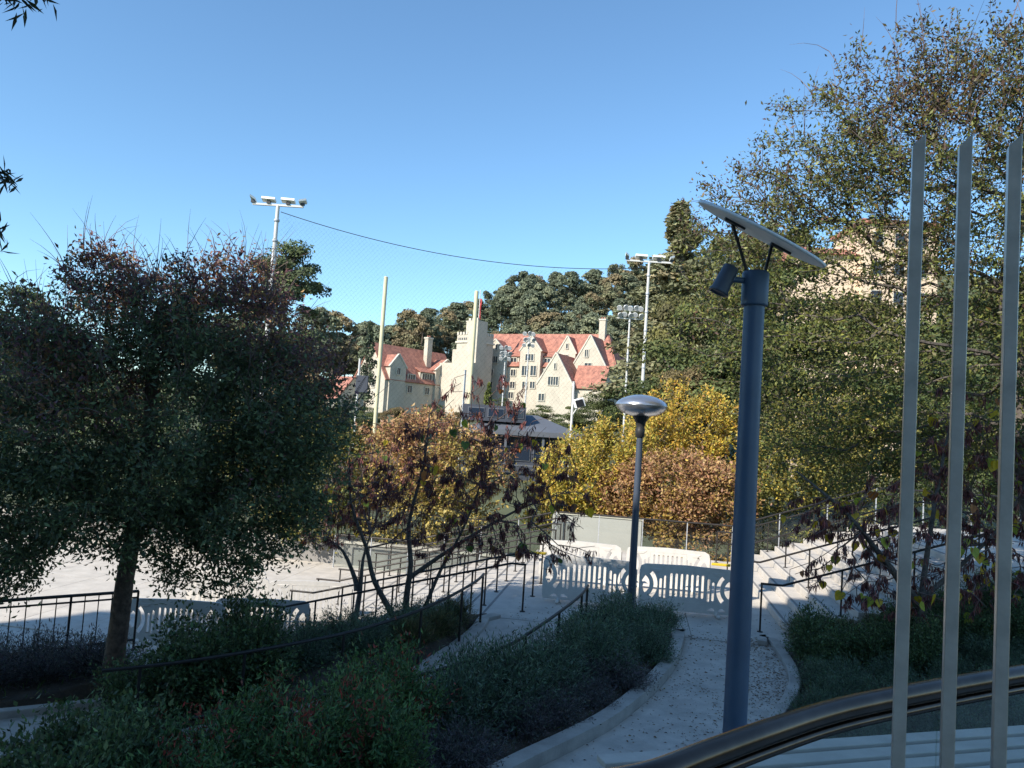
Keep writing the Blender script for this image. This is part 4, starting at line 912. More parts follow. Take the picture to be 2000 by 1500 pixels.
# ------------------------------------------------------------------ shrubs in the beds
def shrub_mesh(seed, h, rx, nst, per, size, width, cols, up=0.7, lmat='leaf', red=None):
    rng = np.random.default_rng(seed); Q, C = [], []; N0 = []
    tipd = unit(np.stack([rng.normal(size=nst), rng.normal(size=nst), np.abs(rng.normal(size=nst)) * up + 0.25], 1))
    tips = tipd * np.stack([np.full(nst, rx), np.full(nst, rx), np.full(nst, h)], 1) * rng.uniform(0.55, 1.05, (nst, 1))
    for k in range(nst):
        f = rng.random((per, 1)) ** 0.6; P = tips[k] * f + np.array([0, 0, 0.02]) + rng.normal(size=(per, 3)) * 0.055 * (rx / 0.6)
        P[:, 2] = np.abs(P[:, 2])
        Q.append(leaves(P, rng.normal(size=(per, 3)) * 0.7 + tipd[k] * 0.9, size * rng.uniform(0.6, 1.3, per), width, rng, 0.1, face=np.tile([[0.0, 0.0, 1.0]], (per, 1)) + tipd[k] * 0.4))
        cc = cols
        if red is not None and rng.random() < 0.12: cc = red
        C.append(pick_colors(cc, per, rng, jit=0.3))
    B = np.zeros((nst, 3)); s_ = unit(np.cross(tipd, rng.normal(size=(nst, 3)))) * 0.004
    stem = np.stack([B - s_, B + s_, tips + s_ * 0.4, tips - s_ * 0.4], 1)
    return quad_mesh('shrub', np.concatenate([stem] + Q), lmat, np.concatenate([np.tile([[0.05, 0.035, 0.03]], (nst, 1))] + C))
SG = [(0.137, 0.202, 0.111), (0.111, 0.169, 0.098), (0.169, 0.227, 0.130), (0.130, 0.176, 0.124)]
NG = [(0.111, 0.195, 0.065), (0.085, 0.163, 0.065), (0.143, 0.227, 0.072)]
RED = [(0.42, 0.07, 0.05), (0.32, 0.065, 0.045), (0.22, 0.08, 0.045)]
PUR = [(0.143, 0.130, 0.117), (0.117, 0.130, 0.111), (0.169, 0.150, 0.130), (0.130, 0.111, 0.124)]
sage = [shrub_mesh(200 + i, 0.75, 0.62, 130, 42, 0.062, 0.22, SG) for i in range(3)]
sage2 = [shrub_mesh(210 + i, 0.55, 0.60, 130, 42, 0.055, 0.2, PUR) for i in range(2)]
nand = [shrub_mesh(220 + i, 1.05, 0.55, 90, 60, 0.06, 0.33, NG, 1.3, red=RED) for i in range(3)]
leafy = [shrub_mesh(230 + i, 1.2, 0.7, 110, 55, 0.065, 0.5, [(0.11, 0.165, 0.065), (0.14, 0.19, 0.075), (0.09, 0.135, 0.065)], 1.2) for i in range(3)]
grass = [shrub_mesh(240 + i, 0.45, 0.5, 240, 12, 0.16, 0.05, [(0.20, 0.16, 0.07), (0.13, 0.13, 0.05), (0.09, 0.11, 0.04)], 1.5) for i in range(2)]
sr = random.Random(9)
def shrub(meshes, x, y, label, group, s=1.0, name='shrub', dz=0.0):
    if any(in_poly(x, y, p) for p in POLYS): return
    o = link(bpy.data.objects.new(name, sr.choice(meshes))); k = s * sr.uniform(0.85, 1.15)
    o.scale = (k, k, k * sr.uniform(0.9, 1.1)); o.rotation_euler = (0, 0, sr.uniform(0, 6.28)); o.location = (x, y, bed_z(x, y) - 0.03 + dz); tag(o, label, 'shrub', group)
LABS = {'s': ('dense blue-green shrub with narrow leaves in the bed beside the curved kerb', 'narrow-leaved shrubs along the kerb'),
        'p': ('low purplish grey shrub spilling towards the curved concrete kerb', 'purplish shrubs along the kerb'),
        'n': ('upright green bamboo-like shrub with red-tinted leaves below the ramp rail', 'red-tinted shrubs below the ramp'),
        'l': ('dark glossy leafy bush in the shaded bed below the ramp', 'dark bushes in the shaded bed')}
used = 0
for gx in np.arange(-8.5, 4.0, 0.46):
    for gy in np.arange(4.2, 14.0, 0.46):
        x, y = gx + sr.uniform(-0.2, 0.2), gy + sr.uniform(-0.2, 0.2)
        if abs(x) > 0.72 * y + 0.8: continue
        if any(in_poly(x, y, p) for p in POLYS): continue
        dl, dr, dk = dist_to(PLs, x, y), dist_to(RR, x, y), dist_to(RLp, x, y)
        inbed = in_poly(x, y, PLs[:] + [Vector((-9, 4, 0)), Vector((-9, 6.8, 0))] + RR[::-1])
        if inbed:
            if dl < 0.36 or dr < 0.30: continue
            if x > -0.7:
                if dl < 0.95 and y < 11: shrub(sage2, x, y, *LABS['p'], s=0.8)
                else: shrub(sage, x, y, *LABS['s'], s=1.0 if dl > 0.8 else 0.75)
            elif x > -3.0: shrub(nand, x, y, *LABS['n'], s=0.95)
            else: shrub(leafy, x, y, *LABS['l'], s=0.9 if x > -4.2 else 0.5)
# bed between the ramp and the descending steps
for x, y in ((-1.05, 13.4), (-1.6, 12.9), (-2.2, 13.7), (-2.9, 14.3), (-1.5, 14.0), (-2.4, 12.6), (-3.1, 13.2), (-2.0, 12.0), (-2.8, 11.6), (-3.5, 12.4), (-3.6, 11.2)):
    shrub(sage, x, y, 'dark green shrub under the pod trees between ramp and steps', 'shrubs under the pod trees', 0.85)
for x, y in ((-0.75, 13.75), (-0.95, 12.9), (-1.3, 12.3)):
    shrub(grass, x, y, 'pale tuft of fine grass beside the ramp post', 'grass tufts beside the ramp', 0.9, 'grass_tuft')
for x, y, s_ in ((-3.6, 10.4, 0.94), (-4.2, 10.9, 0.98), (-3.2, 10.8, 0.86), (-4.0, 10.2, 0.98), (-4.6, 9.9, 0.86), (-3.9, 11.9, 1.01)):
    shrub(leafy, x, y, 'tall dark leafy bush between the ramp and the big tree trunk', 'tall bushes beside the big tree', s_)
for x, y in ((-7.0, 12.2), (-7.7, 11.7), (-8.3, 11.2), (-7.4, 12.9), (-8.0, 12.5), (-8.8, 11.9), (-6.8, 13.1), (-9.3, 11.0), (-8.9, 10.4), (-6.4, 12.7)):
    shrub(sage2, x, y, 'mounded brownish green shrub beside the big tree trunk below the picket railing', 'mounded shrubs by the railing', 1.15)
# right bed: low ground cover and shrubs
for gx in np.arange(3.6, 12.0, 0.5):
    for gy in np.arange(5.0, 14.2, 0.5):
        x, y = gx + sr.uniform(-0.2, 0.2), gy + sr.uniform(-0.2, 0.2)
        s = x * BH.x + y * BH.y; t = x * AH.x + y * AH.y
        if t > 14.55 or x > 0.72 * y + 0.5 or in_poly(x, y, POLYS[0]) or dist_to(PRs, x, y) < 0.36: continue
        if x < PRs[0].x and y > 13.6: continue
        if x < 8.5 and y < 8.3: continue
        if t > 13.7 and s < 4.6: shrub(grass, x, y, 'dry grass tuft at the foot of the climbing steps', 'dry grass tufts by the steps', 0.75, 'grass_tuft'); continue
        shrub(sage if y < 11.5 else leafy, x, y, 'low green shrub in the bed beside the climbing steps' if y < 11.5 else 'green leafy shrub around the red-podded tree', 'low shrubs in the right-hand bed' if y < 11.5 else 'shrubs around the red-podded tree', 0.55 if y < 11.5 else 0.6)
# ground cover grass in both beds
rng = np.random.default_rng(61); P = []
while len(P) < 20000:
    x, y = rng.uniform(-8, 12), rng.uniform(4, 14.5)
    if x < 3.0 and rng.random() < 0.7: continue
    if any(in_poly(x, y, p) for p in POLYS) or min(dist_to(q_, x, y) for q_ in (PLs, PRs, RLp, RR, LA, LB)) < 0.27: continue
    t = x * AH.x + y * AH.y
    if t > 14.2: continue
    P.append((x, y, bed_z(x, y)))
P = np.array(P); V = leaves(P, rng.normal(size=P.shape) * 0.5 + np.array([0, 0, 0.8]), rng.uniform(0.06, 0.16, len(P)), 0.12, rng, 0.05)
tag(link(bpy.data.objects.new('ground_cover', quad_mesh('ground_cover', V, 'leaf', pick_colors([(0.12, 0.19, 0.05), (0.09, 0.15, 0.045), (0.15, 0.20, 0.06), (0.16, 0.12, 0.05)], len(P), rng)))), 'short green ground cover between the shrubs', 'ground cover', kind='stuff')
# fallen leaves on the paving
P = []
A_, B_ = PLs, PRs
while len(P) < 2600:
    i = rng.integers(0, 42); f = rng.random() ** 0.5 if rng.random() < 0.35 else (rng.beta(1.2, 0.9)); q = A_[i].lerp(B_[i], f)
    if i > 24 and rng.random() < 0.6: continue
    if 0.12 < f < 0.5 and rng.random() < 0.6: continue
    P.append((q.x + rng.normal() * 0.08, q.y + rng.normal() * 0.08, 0.004))
for k in range(500):
    s, t = rng.uniform(-2.2, 2.9), 14.4 + 2.5 * rng.random() ** 2; q = ST(s, t, 0.006); P.append(tuple(q))
P = np.array(P); d = rng.normal(size=P.shape) * np.array([1, 1, 0.12]); d[:, 2] = np.abs(d[:, 2]) * 0.5
V = leaves(P, d, rng.uniform(0.02, 0.055, len(P)), 0.4, rng, 0.02); V[:, :, 2] = np.maximum(V[:, :, 2], P[:, None, 2])
tag(link(bpy.data.objects.new('leaf_litter', quad_mesh('leaf_litter', V, 'leaf_dry', pick_colors([(0.16, 0.10, 0.06), (0.10, 0.065, 0.045), (0.22, 0.14, 0.06)], len(P), rng)))), 'scattered dry leaf litter on the curved path', 'leaf litter', kind='stuff')

# ================================================================== THE RED-ROOFED HALL
HZ = 9.0
hall = thing('stone_hall', 'pale stone hall with steep red tiled roofs, gables and a square tower', 'building', (-8, 200, HZ))
HO = hall.location.copy()
class Wing:
    """a frame: origin p (on the front wall line), u along the front, n out of the front"""
    def __init__(self, p, ang):
        self.p = Vector((p[0], p[1], 0)); self.u = Vector((math.cos(R(ang)), math.sin(R(ang)), 0)); self.n = Vector((self.u.y, -self.u.x, 0))
    def P(self, s, d, z): return self.p + self.u * s + self.n * d + Vector((0, 0, z))
def tri_prism(W, pts2, d0, d1, material, name):
    """pts2: outline (s, z) swept from depth d0 (front) back to d1"""
    m = MB(HO); n = len(pts2); vs = [W.P(s, d0, z) for s, z in pts2] + [W.P(s, d1, z) for s, z in pts2]
    m.add(vs, [tuple(range(n)), tuple(range(2 * n - 1, n - 1, -1))] + [(i, i + n, (i + 1) % n + n, (i + 1) % n) for i in range(n)])
    return m.build(name, material, hall)
def roof_slab(W, a, b, c, d, th=0.28, name='roof', m_='tile', parent=None):
    """four corners (s, d, z), thickened upwards"""
    ps = [W.P(*q) for q in (a, b, c, d)]; nn = (ps[1] - ps[0]).cross(ps[2] - ps[0]).normalized()
    if nn.z < 0: nn = -nn
    m = MB(HO); vs = [p + nn * 0.03 for p in ps] + [p + nn * th for p in ps]
    m.add(vs, [(3, 2, 1, 0), (4, 5, 6, 7), (0, 1, 5, 4), (1, 2, 6, 5), (2, 3, 7, 6), (3, 0, 4, 7)]); return m.build(name, m_, parent or hall)
def window(W, s, z, d, wd, ht, lights=2):
    fr = MB(HO); t = 0.16
    for (s0, s1, z0, z1) in ((s - wd / 2 - t, s + wd / 2 + t, z + ht / 2, z + ht / 2 + t), (s - wd / 2 - t, s + wd / 2 + t, z - ht / 2 - t, z - ht / 2), (s - wd / 2 - t, s - wd / 2, z - ht / 2, z + ht / 2), (s + wd / 2, s + wd / 2 + t, z - ht / 2, z + ht / 2)):
        fr.obox(W.P((s0 + s1) / 2, d + 0.08, (z0 + z1) / 2), W.u * (s1 - s0) / 2, W.n * 0.14, (0, 0, (z1 - z0) / 2))
    f = fr.build('window', 'stone_trim', hall)
    lw_ = wd / lights
    for k in range(lights):
        c = s - wd / 2 + lw_ * (k + 0.5)
        MB(HO).obox(W.P(c, d + 0.03, z), W.u * (lw_ / 2 - 0.07), W.n * 0.02, (0, 0, ht / 2)).build('pane', 'window_dark', f)
        if k: MB(HO).obox(W.P(s - wd / 2 + lw_ * k, d + 0.07, z), W.u * 0.07, W.n * 0.08, (0, 0, ht / 2)).build('mullion', 'stone_trim', f)
def block(W, s0, s1, d0, d1, z0, eave, ridge, axis='u', hip=0.0, over=0.35):
    """gabled block; axis 'u': ridge along the front, 'n': ridge runs back (a front gable)"""
    if axis == 'u':
        dm = (d0 + d1) / 2
        m = MB(HO); outl = [(d0, z0), (d0, eave), (dm, ridge), (d1, eave), (d1, z0)]; n = 5
        vs = [W.P(s0, q, z) for q, z in outl] + [W.P(s1 - (hip if q == dm else 0), q, z - (0.1 if q == dm and hip else 0)) for q, z in outl]
        m.add(vs, [tuple(range(n)), (7, 6, 8), (6, 5, 9, 8)] + [(i, i + n, (i + 1) % n + n, (i + 1) % n) for i in range(n)])
        m.build('wall', 'stone', hall)
        sl = (ridge - eave) / abs(dm - d0); e = over * sl; sg = 1 if d0 > d1 else -1
        roof_slab(W, (s0 - 0.2, d0 + sg * over, eave - e), (s1 + 0.2, d0 + sg * over, eave - e), (s1 + 0.2 - hip, dm, ridge), (s0 - 0.2, dm, ridge))
        roof_slab(W, (s0 - 0.2, d1 - sg * over, eave - e), (s1 + 0.2, d1 - sg * over, eave - e), (s1 + 0.2 - hip, dm, ridge), (s0 - 0.2, dm, ridge))
        if hip: roof_slab(W, (s1 + 0.25, d0 + sg * over, eave - e), (s1 + 0.25, d1 - sg * over, eave - e), (s1 + 0.2 - hip, dm - 0.02, ridge), (s1 + 0.2 - hip, dm + 0.02, ridge))
    else:
        sm_ = (s0 + s1) / 2
        tri_prism(W, [(s0, z0), (s0, eave), (sm_, ridge), (s1, eave), (s1, z0)], d0, d1, 'stone', 'wall')
        sl = (ridge - eave) / (sm_ - s0)
        roof_slab(W, (s0 - 0.25, d0 - 0.35, eave - 0.25 * sl), (s0 - 0.25, d1, eave - 0.25 * sl), (sm_, d1, ridge), (sm_, d0 - 0.35, ridge), 0.22)
        roof_slab(W, (s1 + 0.25, d0 - 0.35, eave - 0.25 * sl), (s1 + 0.25, d1, eave - 0.25 * sl), (sm_, d1, ridge), (sm_, d0 - 0.35, ridge), 0.22)
        for sg in (-1, 1):      # stone coping along the gable
            a = W.P(sm_ + sg * (sm_ - s0 + 0.3), d0 - 0.12, eave - 0.3 * sl + 0.18); b_ = W.P(sm_, d0 - 0.12, ridge + 0.22)
            MB(HO).bar(a, b_, 0.55, 0.3, W.n.cross(b_ - a)).build('coping', 'stone_trim', hall)
def chimney(W, s, d, z0, z1, a=1.3, b_=1.0):
    c = MB(HO).obox(W.P(s, d, (z0 + z1) / 2), W.u * a / 2, W.n * b_ / 2, (0, 0, (z1 - z0) / 2)).build('chimney', 'stone', hall)
    MB(HO).obox(W.P(s, d, z1 + 0.2), W.u * (a / 2 + 0.15), W.n * (b_ / 2 + 0.15), (0, 0, 0.198)).build('chimney_cap', 'stone_trim', c)
    for k in (-1, 1): MB(HO).lathe(W.P(s + k * a * 0.22, d, z1 + 0.39), (0, 0, 1), [(0, 0.22), (0.5, 0.17)], 8).build('chimney_pot', 'tile', c)

# right wing: front faces left of the camera
WR = Wing((-8.6, 200.0), -27)
def sR(px, d=0.0):     # position along the right wing's front for a photo column
    dv = ray(px, 740); o_ = WR.P(0, d, 0); a = WR.u
    det = dv.x * (-a.y) - dv.y * (-a.x); t = (o_.x * (-a.y) - o_.y * (-a.x)) / det
    return ((dv.x * t - o_.x) * a.x + (dv.y * t - o_.y) * a.y)
def zR(px, py, s, d=0.0):   # height at that place for a photo row
    q = WR.P(s, d, 0); v = ray(px, py); return EYE + v.z * (q.y / v.y)
EAV = zR(1000, 713, sR(1000)); RDG = zR(1000, 652, sR(1000), -6.5)
SE = sR(1196, -6.5) + 3
block(WR, 0, SE, 0, -13, HZ - 3, EAV, RDG, 'u', hip=5.0)
for a, b_, ap, ev, d in ((938, 988, 663, 692, 0.6), (1013, 1053, 656, 684, 1.4)):
    s0, s1 = sR(a, d), sR(b_, d); block(WR, s0, s1, d, -6, HZ - 3, zR((a + b_) / 2, ev, (s0 + s1) / 2, d), zR((a + b_) / 2, ap, (s0 + s1) / 2, d), 'n')
s0, s1 = sR(1087, -1), sR(1121, -1); block(WR, s0, s1, -1.0, -7, EAV - 2, zR(1104, 688, (s0 + s1) / 2, -1), zR(1104, 657, (s0 + s1) / 2, -1), 'n')
# large cross gable and the projecting gable in front of it
s0, s1 = sR(1112, 3.0), sR(1186, 3.0); g4 = (s0 + s1) / 2
block(WR, s0, s1, 3.0, -9, HZ - 3, zR(1146, 724, g4, 3), zR(1146, 655, g4, 3), 'n')
s0, s1 = sR(1050, 11.0), sR(1118, 11.0); g5 = (s0 + s1) / 2
E5, R5 = zR(1086, 750, g5, 11), zR(1086, 690, g5, 11)
block(WR, s0, s1, 11.0, 0.2, HZ - 4, E5, R5, 'n')
# side wing running right from the projecting gable
WS = Wing(WR.P(s1 - 0.5, 9.0, 0).xy, -27)
block(WS, 0.0, 7.5, 0.0, -6.0, HZ - 4, E5 - 0.3, R5 - 2.4, 'u')
# low roofed dormers along the right roof
for px in (1000, 1066):
    s = sR(px); z = EAV + 1.0
    tri_prism(WR, [(s - 1.5, z - 1), (s - 1.5, z + 1.2), (s + 1.5, z + 1.2), (s + 1.5, z - 1)], -0.35, -3.5, 'stone', 'dormer')
    roof_slab(WR, (s - 1.8, 0.0, z + 1.15), (s + 1.8, 0.0, z + 1.15), (s + 1.8, -3.6, z + 3.2), (s - 1.8, -3.6, z + 3.2), 0.2)
    window(WR, s, z + 0.2, -0.35, 1.6, 1.3)
for px in (945, 960, 1002, 1066):
    s = sR(px)
    for py in (728, 752):
        window(WR, s, zR(px, py, s), 0.6 if px < 970 else 0.0, 1.3, 1.6)
for px, py, d, wd, ht, n in ((963, 702, 0.6, 1.8, 1.6, 3), (966, 678, 0.6, 0.5, 1.2, 1), (1032, 698, 1.4, 2.2, 1.6, 3), (1024, 724, 1.4, 1.5, 2.4, 2), (1041, 724, 1.4, 1.5, 2.4, 2), (1026, 752, 1.4, 1.3, 1.6, 2), (1041, 752, 1.4, 1.3, 1.6, 2),
                             (1104, 676, -1, 0.45, 1.2, 1), (1099, 697, -1, 2.2, 1.0, 4), (1143, 690, 3, 0.8, 1.7, 2), (1083, 715, 11, 0.4, 1.3, 1), (1081, 744, 11, 2.5, 1.9, 4), (1060, 776, 11, 1.4, 1.6, 2), (1147, 713, 3, 1.6, 0.9, 2), (952, 772, 0.6, 1.3, 1.5, 2), (1000, 772, 0.0, 1.3, 1.5, 2)):
    s = sR(px, d); window(WR, s, zR(px, py, s, d), d, wd, ht, n)
s = sR(1172, -5.5); chimney(WR, s, -5.5, RDG - 4, zR(1172, 626, s, -5.5), 1.6, 1.3)

# left wing: front faces right of the camera (shaded), gable end towards the left
WL = Wing((-37.0, 171.0), 50)
def sL(px, d=0.0):
    dv = ray(px, 740); o_ = WL.P(0, d, 0); a = WL.u
    det = dv.x * (-a.y) - dv.y * (-a.x); t = (o_.x * (-a.y) - o_.y * (-a.x)) / det
    return ((dv.x * t - o_.x) * a.x + (dv.y * t - o_.y) * a.y)
def zL(px, py, s, d=0.0):
    q = WL.P(s, d, 0); v = ray(px, py); return EYE + v.z * (q.y / v.y)
sa = sL(752); sb = sL(893)
EVL = zL(790, 742, sL(790)); RGL = zL(740, 672, sL(740, -5.5), -5.5)
block(WL, sa, sb, 0, -11, HZ - 6, EVL, RGL, 'u')
for a, b_, ap, ev in ((761, 792, 693, 716), (851, 893, 704, 726)):
    s0, s1 = sL(a, 0.5), sL(b_, 0.5); block(WL, s0, s1, 0.5, -5.0, HZ - 6, zL((a + b_) / 2, ev, (s0 + s1) / 2, 0.5), zL((a + b_) / 2, ap, (s0 + s1) / 2, 0.5), 'n')
s = sL(833, -0.3); z = zL(833, 738, s, -0.3)
tri_prism(WL, [(s - 2.2, z - 1.2), (s - 2.2, z + 1.2), (s + 2.2, z + 1.2), (s + 2.2, z - 1.2)], -0.3, -3.4, 'stone', 'dormer')
roof_slab(WL, (s - 2.5, 0.1, z + 1.15), (s + 2.5, 0.1, z + 1.15), (s + 2.5, -3.6, z + 3.0), (s - 2.5, -3.6, z + 3.0), 0.2)
window(WL, s, z + 0.2, -0.3, 3.2, 1.5, 4)
for px, py, wd, ht, n, d in ((803, 737, 2.2, 1.3, 3, 0.0), (777, 725, 1.0, 1.4, 2, 0.5), (801, 760, 1.4, 1.6, 2, 0.0), (835, 764, 1.4, 1.6, 2, 0.0), (866, 742, 2.4, 1.6, 4, 0.5), (868, 764, 1.6, 1.8, 2, 0.5), (770, 764, 1.4, 1.6, 2, 0.0)):
    s = sL(px, d); window(WL, s, zL(px, py, s, d), d, wd, ht, n)
s = sL(832, -3); chimney(WL, s, -3.0, EVL + 2, zL(832, 662, s, -3), 1.6, 1.3)
# windows in the lit gable end
WG = Wing(WL.P(sa, -11, 0).xy, -40)
for d_, zz in ((5.5, EVL + 2.5), (4.0, EVL - 1.5), (7.0, EVL - 1.5)): window(WG, d_, zz, 0.0, 1.0, 1.6, 2)
# lower annex in front of the gable end
block(WG, -6.0, 3.0, 7.0, -2.0, HZ - 6, EVL - 5.5, EVL - 0.2, 'u'); window(WG, -2.0, EVL - 7.5, 7.0, 1.6, 1.6, 3); window(WG, 1.0, EVL - 7.5, 7.0, 1.6, 1.6, 3)

# tower between the wings
tp = D(913, 700, 193.0); WT = Wing((tp.x - 0.2, 191.0), -40)     # front faces left (lit), side faces right (shaded)
def tower_box(s0, s1, d0, d1, z0, z1, name='tower_wall', m_='stone', par=None):
    return MB(HO).obox(WT.P((s0 + s1) / 2, (d0 + d1) / 2, (z0 + z1) / 2), WT.u * (s1 - s0) / 2, WT.n * (d0 - d1) / 2, (0, 0, (z1 - z0) / 2)).build(name, m_, par or hall)
zt1, zt2, zt3 = D(890, 652, 191).z, D(930, 628, 191).z, D(880, 690, 190).z
tb = tower_box(-3.6, 3.4, 0, -6, HZ - 5, zt1)
tower_box(-3.9, 3.7, 0.3, -6.3, zt1 - 2.0, zt1 - 1.6, 'string_course', 'stone_trim', tb)
for k in range(7): tower_box(-3.6 + k * 1.02, -3.6 + k * 1.02 + 0.55, 0.12, -0.4, zt1 + 0.002, zt1 + 0.75, 'merlon', 'stone_trim', tb)
for k in range(6): tower_box(3.0, 3.52, -0.6 - k * 0.95, -1.15 - k * 0.95, zt1 + 0.002, zt1 + 0.75, 'merlon', 'stone_trim', tb)
tr = tower_box(0.6, 3.8, 0.6, -3.0, HZ - 5, zt2, 'stair_turret')
for k in range(3): tower_box(0.6 + k * 1.2, 1.3 + k * 1.2, 0.62, 0.1, zt2 + 0.002, zt2 + 0.6, 'merlon', 'stone_trim', tr)
tower_box(-5.4, -3.65, -0.5, -5.5, HZ - 5, zt3 + 1.5, 'buttress'); tower_box(-6.6, 4.8, 2.6, 0.65, HZ - 5, D(870, 706, 188).z, 'porch_block')
for k, (s_, h_) in enumerate(((-2.2, 3.6), (-1.0, 3.6))):
    c = tower_box(s_ - 0.42, s_ + 0.42, -2.0, -2.9, zt1 - 1, zt1 + h_, 'chimney'); tower_box(s_ - 0.55, s_ + 0.55, -1.9, -3.0, zt1 + h_ + 0.002, zt1 + h_ + 0.3, 'chimney_cap', 'stone_trim', c)
for zz in (zt1 - 1.0,):
    for k in range(6): tower_box(-3.1 + k * 0.62, -2.75 + k * 0.62, 0.02, -0.1, zz - 0.35, zz + 0.3, 'opening', 'window_dark', tb)
fp0 = WT.P(2.2, -1.2, zt2); fl = thing('flagpole', 'thin flagpole with a limp red and white flag on the hall tower', 'flagpole', fp0)
ftop = D(934, 566, fp0.y).z
MB(fp0).tube([fp0, (fp0.x, fp0.y, ftop)], 0.11, 8).build('pole', 'pole_white', fl)
m = MB(fp0); n = 8; vs = []
for i in range(n):
    for j in range(2): vs.append((fp0.x + 0.12 + 0.9 * j * (0.4 + 0.1 * math.sin(i)), fp0.y + 0.25 * math.sin(i * 1.7 + j * 2), ftop - 2.2 - i * 0.75))
m.add(vs, [(2 * i, 2 * i + 1, 2 * i + 3, 2 * i + 2) for i in range(n - 1)], True); f = m.build('flag', 'flag_red', fl); sm = f.modifiers.new('thick', 'SOLIDIFY'); sm.thickness = 0.04

# ================================================================== SPORTS GROUND: masts, net, posts, grandstand
def mast(label, px, py, Y, kind, r=0.2, m='pole_white', name='floodlight_mast', group=None):
    p = D(px, py, Y); zb = terrain_z(p.x, Y); base = Vector((p.x, Y, zb)); root = thing(name, label, 'light mast', base, 0, group)
    MB(base).tube([base - Vector((0, 0, 0.3)), (p.x, Y, (zb + p.z) / 2), (p.x, Y, p.z)], [r, r * 0.85, r * 0.65], 12).build('pole', m, root)
    for k in range(7):
        z = p.z - 1.5 - k * 1.9
        MB(base).lathe((p.x, Y, z), (0, 0, 1), [(0, r * 0.9), (0.02, r * 1.0), (0.22, r * 1.0), (0.24, r * 0.9)], 10).build('band', 'galv', root)
    X, U = Vector((1, 0, 0)), Vector((0, 0, 1))
    if kind == 'cross':
        MB(base).bar(Vector((p.x - 2.35, Y, p.z + 0.05)), Vector((p.x + 2.35, Y, p.z + 0.05)), 0.22, 0.18).build('crossarm', m, root)
        for q, tilt, lg in ((-2.3, 0.5, 0.28), (-0.85, 0.05, 0.62), (0.95, 0.05, 0.62), (2.3, -0.5, 0.38)):
            c = Vector((p.x + q, Y - 0.1, p.z + 0.50)); ax_ = Vector((math.cos(tilt) if abs(tilt) < 0.3 else 0.55, 0.5 if abs(tilt) > 0.3 else 0.0, -math.sin(tilt) * 0.6)).normalized()
            l_ = MB(base).obox(c, ax_ * lg, Vector((0, 0.28, -0.10)), (0, 0.02, 0.10)).build('lamp', 'lamp_white', root)
            MB(base).obox(c - Vector((0, 0, 0.24)), (0.17, 0, 0), (0, 0.12, 0), (0, 0, 0.12)).build('bracket', 'black', l_)
    else:
        cols_, rows_ = (5, 2) if kind == 'cluster' else (3, 3); sx = 0.62
        MB(base).bar(Vector((p.x - cols_ * sx / 2, Y, p.z)), Vector((p.x + cols_ * sx / 2, Y, p.z)), 0.12, 0.12).build('crossarm', m, root)
        MB(base).bar(Vector((p.x - cols_ * sx / 2, Y, p.z - 1.0)), Vector((p.x + cols_ * sx / 2, Y, p.z - 1.0)), 0.12, 0.12).build('crossarm', m, root)
        for i in range(cols_):
            for j in range(rows_):
                c = Vector((p.x + (i - (cols_ - 1) / 2) * sx, Y - 0.2, p.z + 0.25 - j * 0.85 + 0.1 * (i % 2))); a = Vector((0.35 * (1 if (i + j) % 2 else -1), -0.75, -0.5)).normalized()
                l_ = MB(base).lathe(c, a, [(-0.22, 0.08), (-0.15, 0.16), (0.1, 0.30), (0.18, 0.34), (0.2, 0.33)], 12).build('lamp', 'lamp_white', root)
                MB(base).lathe(c + a * 0.201, a, [(0, 0.30), (0.01, 0.29)], 12).build('lens', 'galv', l_)
    return root, p
_, pa = mast('tall white mast with four flat floodlights on a crossarm above the big dark tree', 543, 402, 70, 'cross', 0.26)
_, pb = mast('tall white mast with a crossarm of floodlights beside the ragged conifer', 1268, 512, 78, 'cross', 0.19)
mast('white mast carrying two rows of round floodlights beside the disc lamp head', 1231, 606, 90, 'cluster', 0.15)
mast('thin white mast with a square cluster of floodlights in front of the hall gable', 1034, 655, 112, 'square', 0.13)
mast('thin white mast with a cluster of floodlights between the two hall gables', 988, 682, 118, 'square', 0.12)
for px, py, lab in ((754, 542, 'tall pale yellow post rising in front of the hall end gable'), (931, 570, 'tall pale yellow post rising in front of the hall tower')):
    p = D(px, py, 60); zb = terrain_z(p.x, 60); t_ = thing('field_post', lab, 'post', (p.x, 60, zb), 0, 'yellow field posts')
    MB(t_.location).tube([(p.x, 60, zb - 0.3), (p.x, 60, p.z)], 0.16, 14).build('pole', 'goal_yellow', t_)
    MB(t_.location).lathe((p.x, 60, p.z), (0, 0, 1), [(0, 0.17), (0.03, 0.17), (0.08, 0.1)], 14).build('cap', 'goal_yellow', t_)
    MB(t_.location).tube([(p.x, 60, zb - 0.3), (p.x, 60, zb + 1.8)], 0.3, 14).build('padding', 'stand_dark', t_)
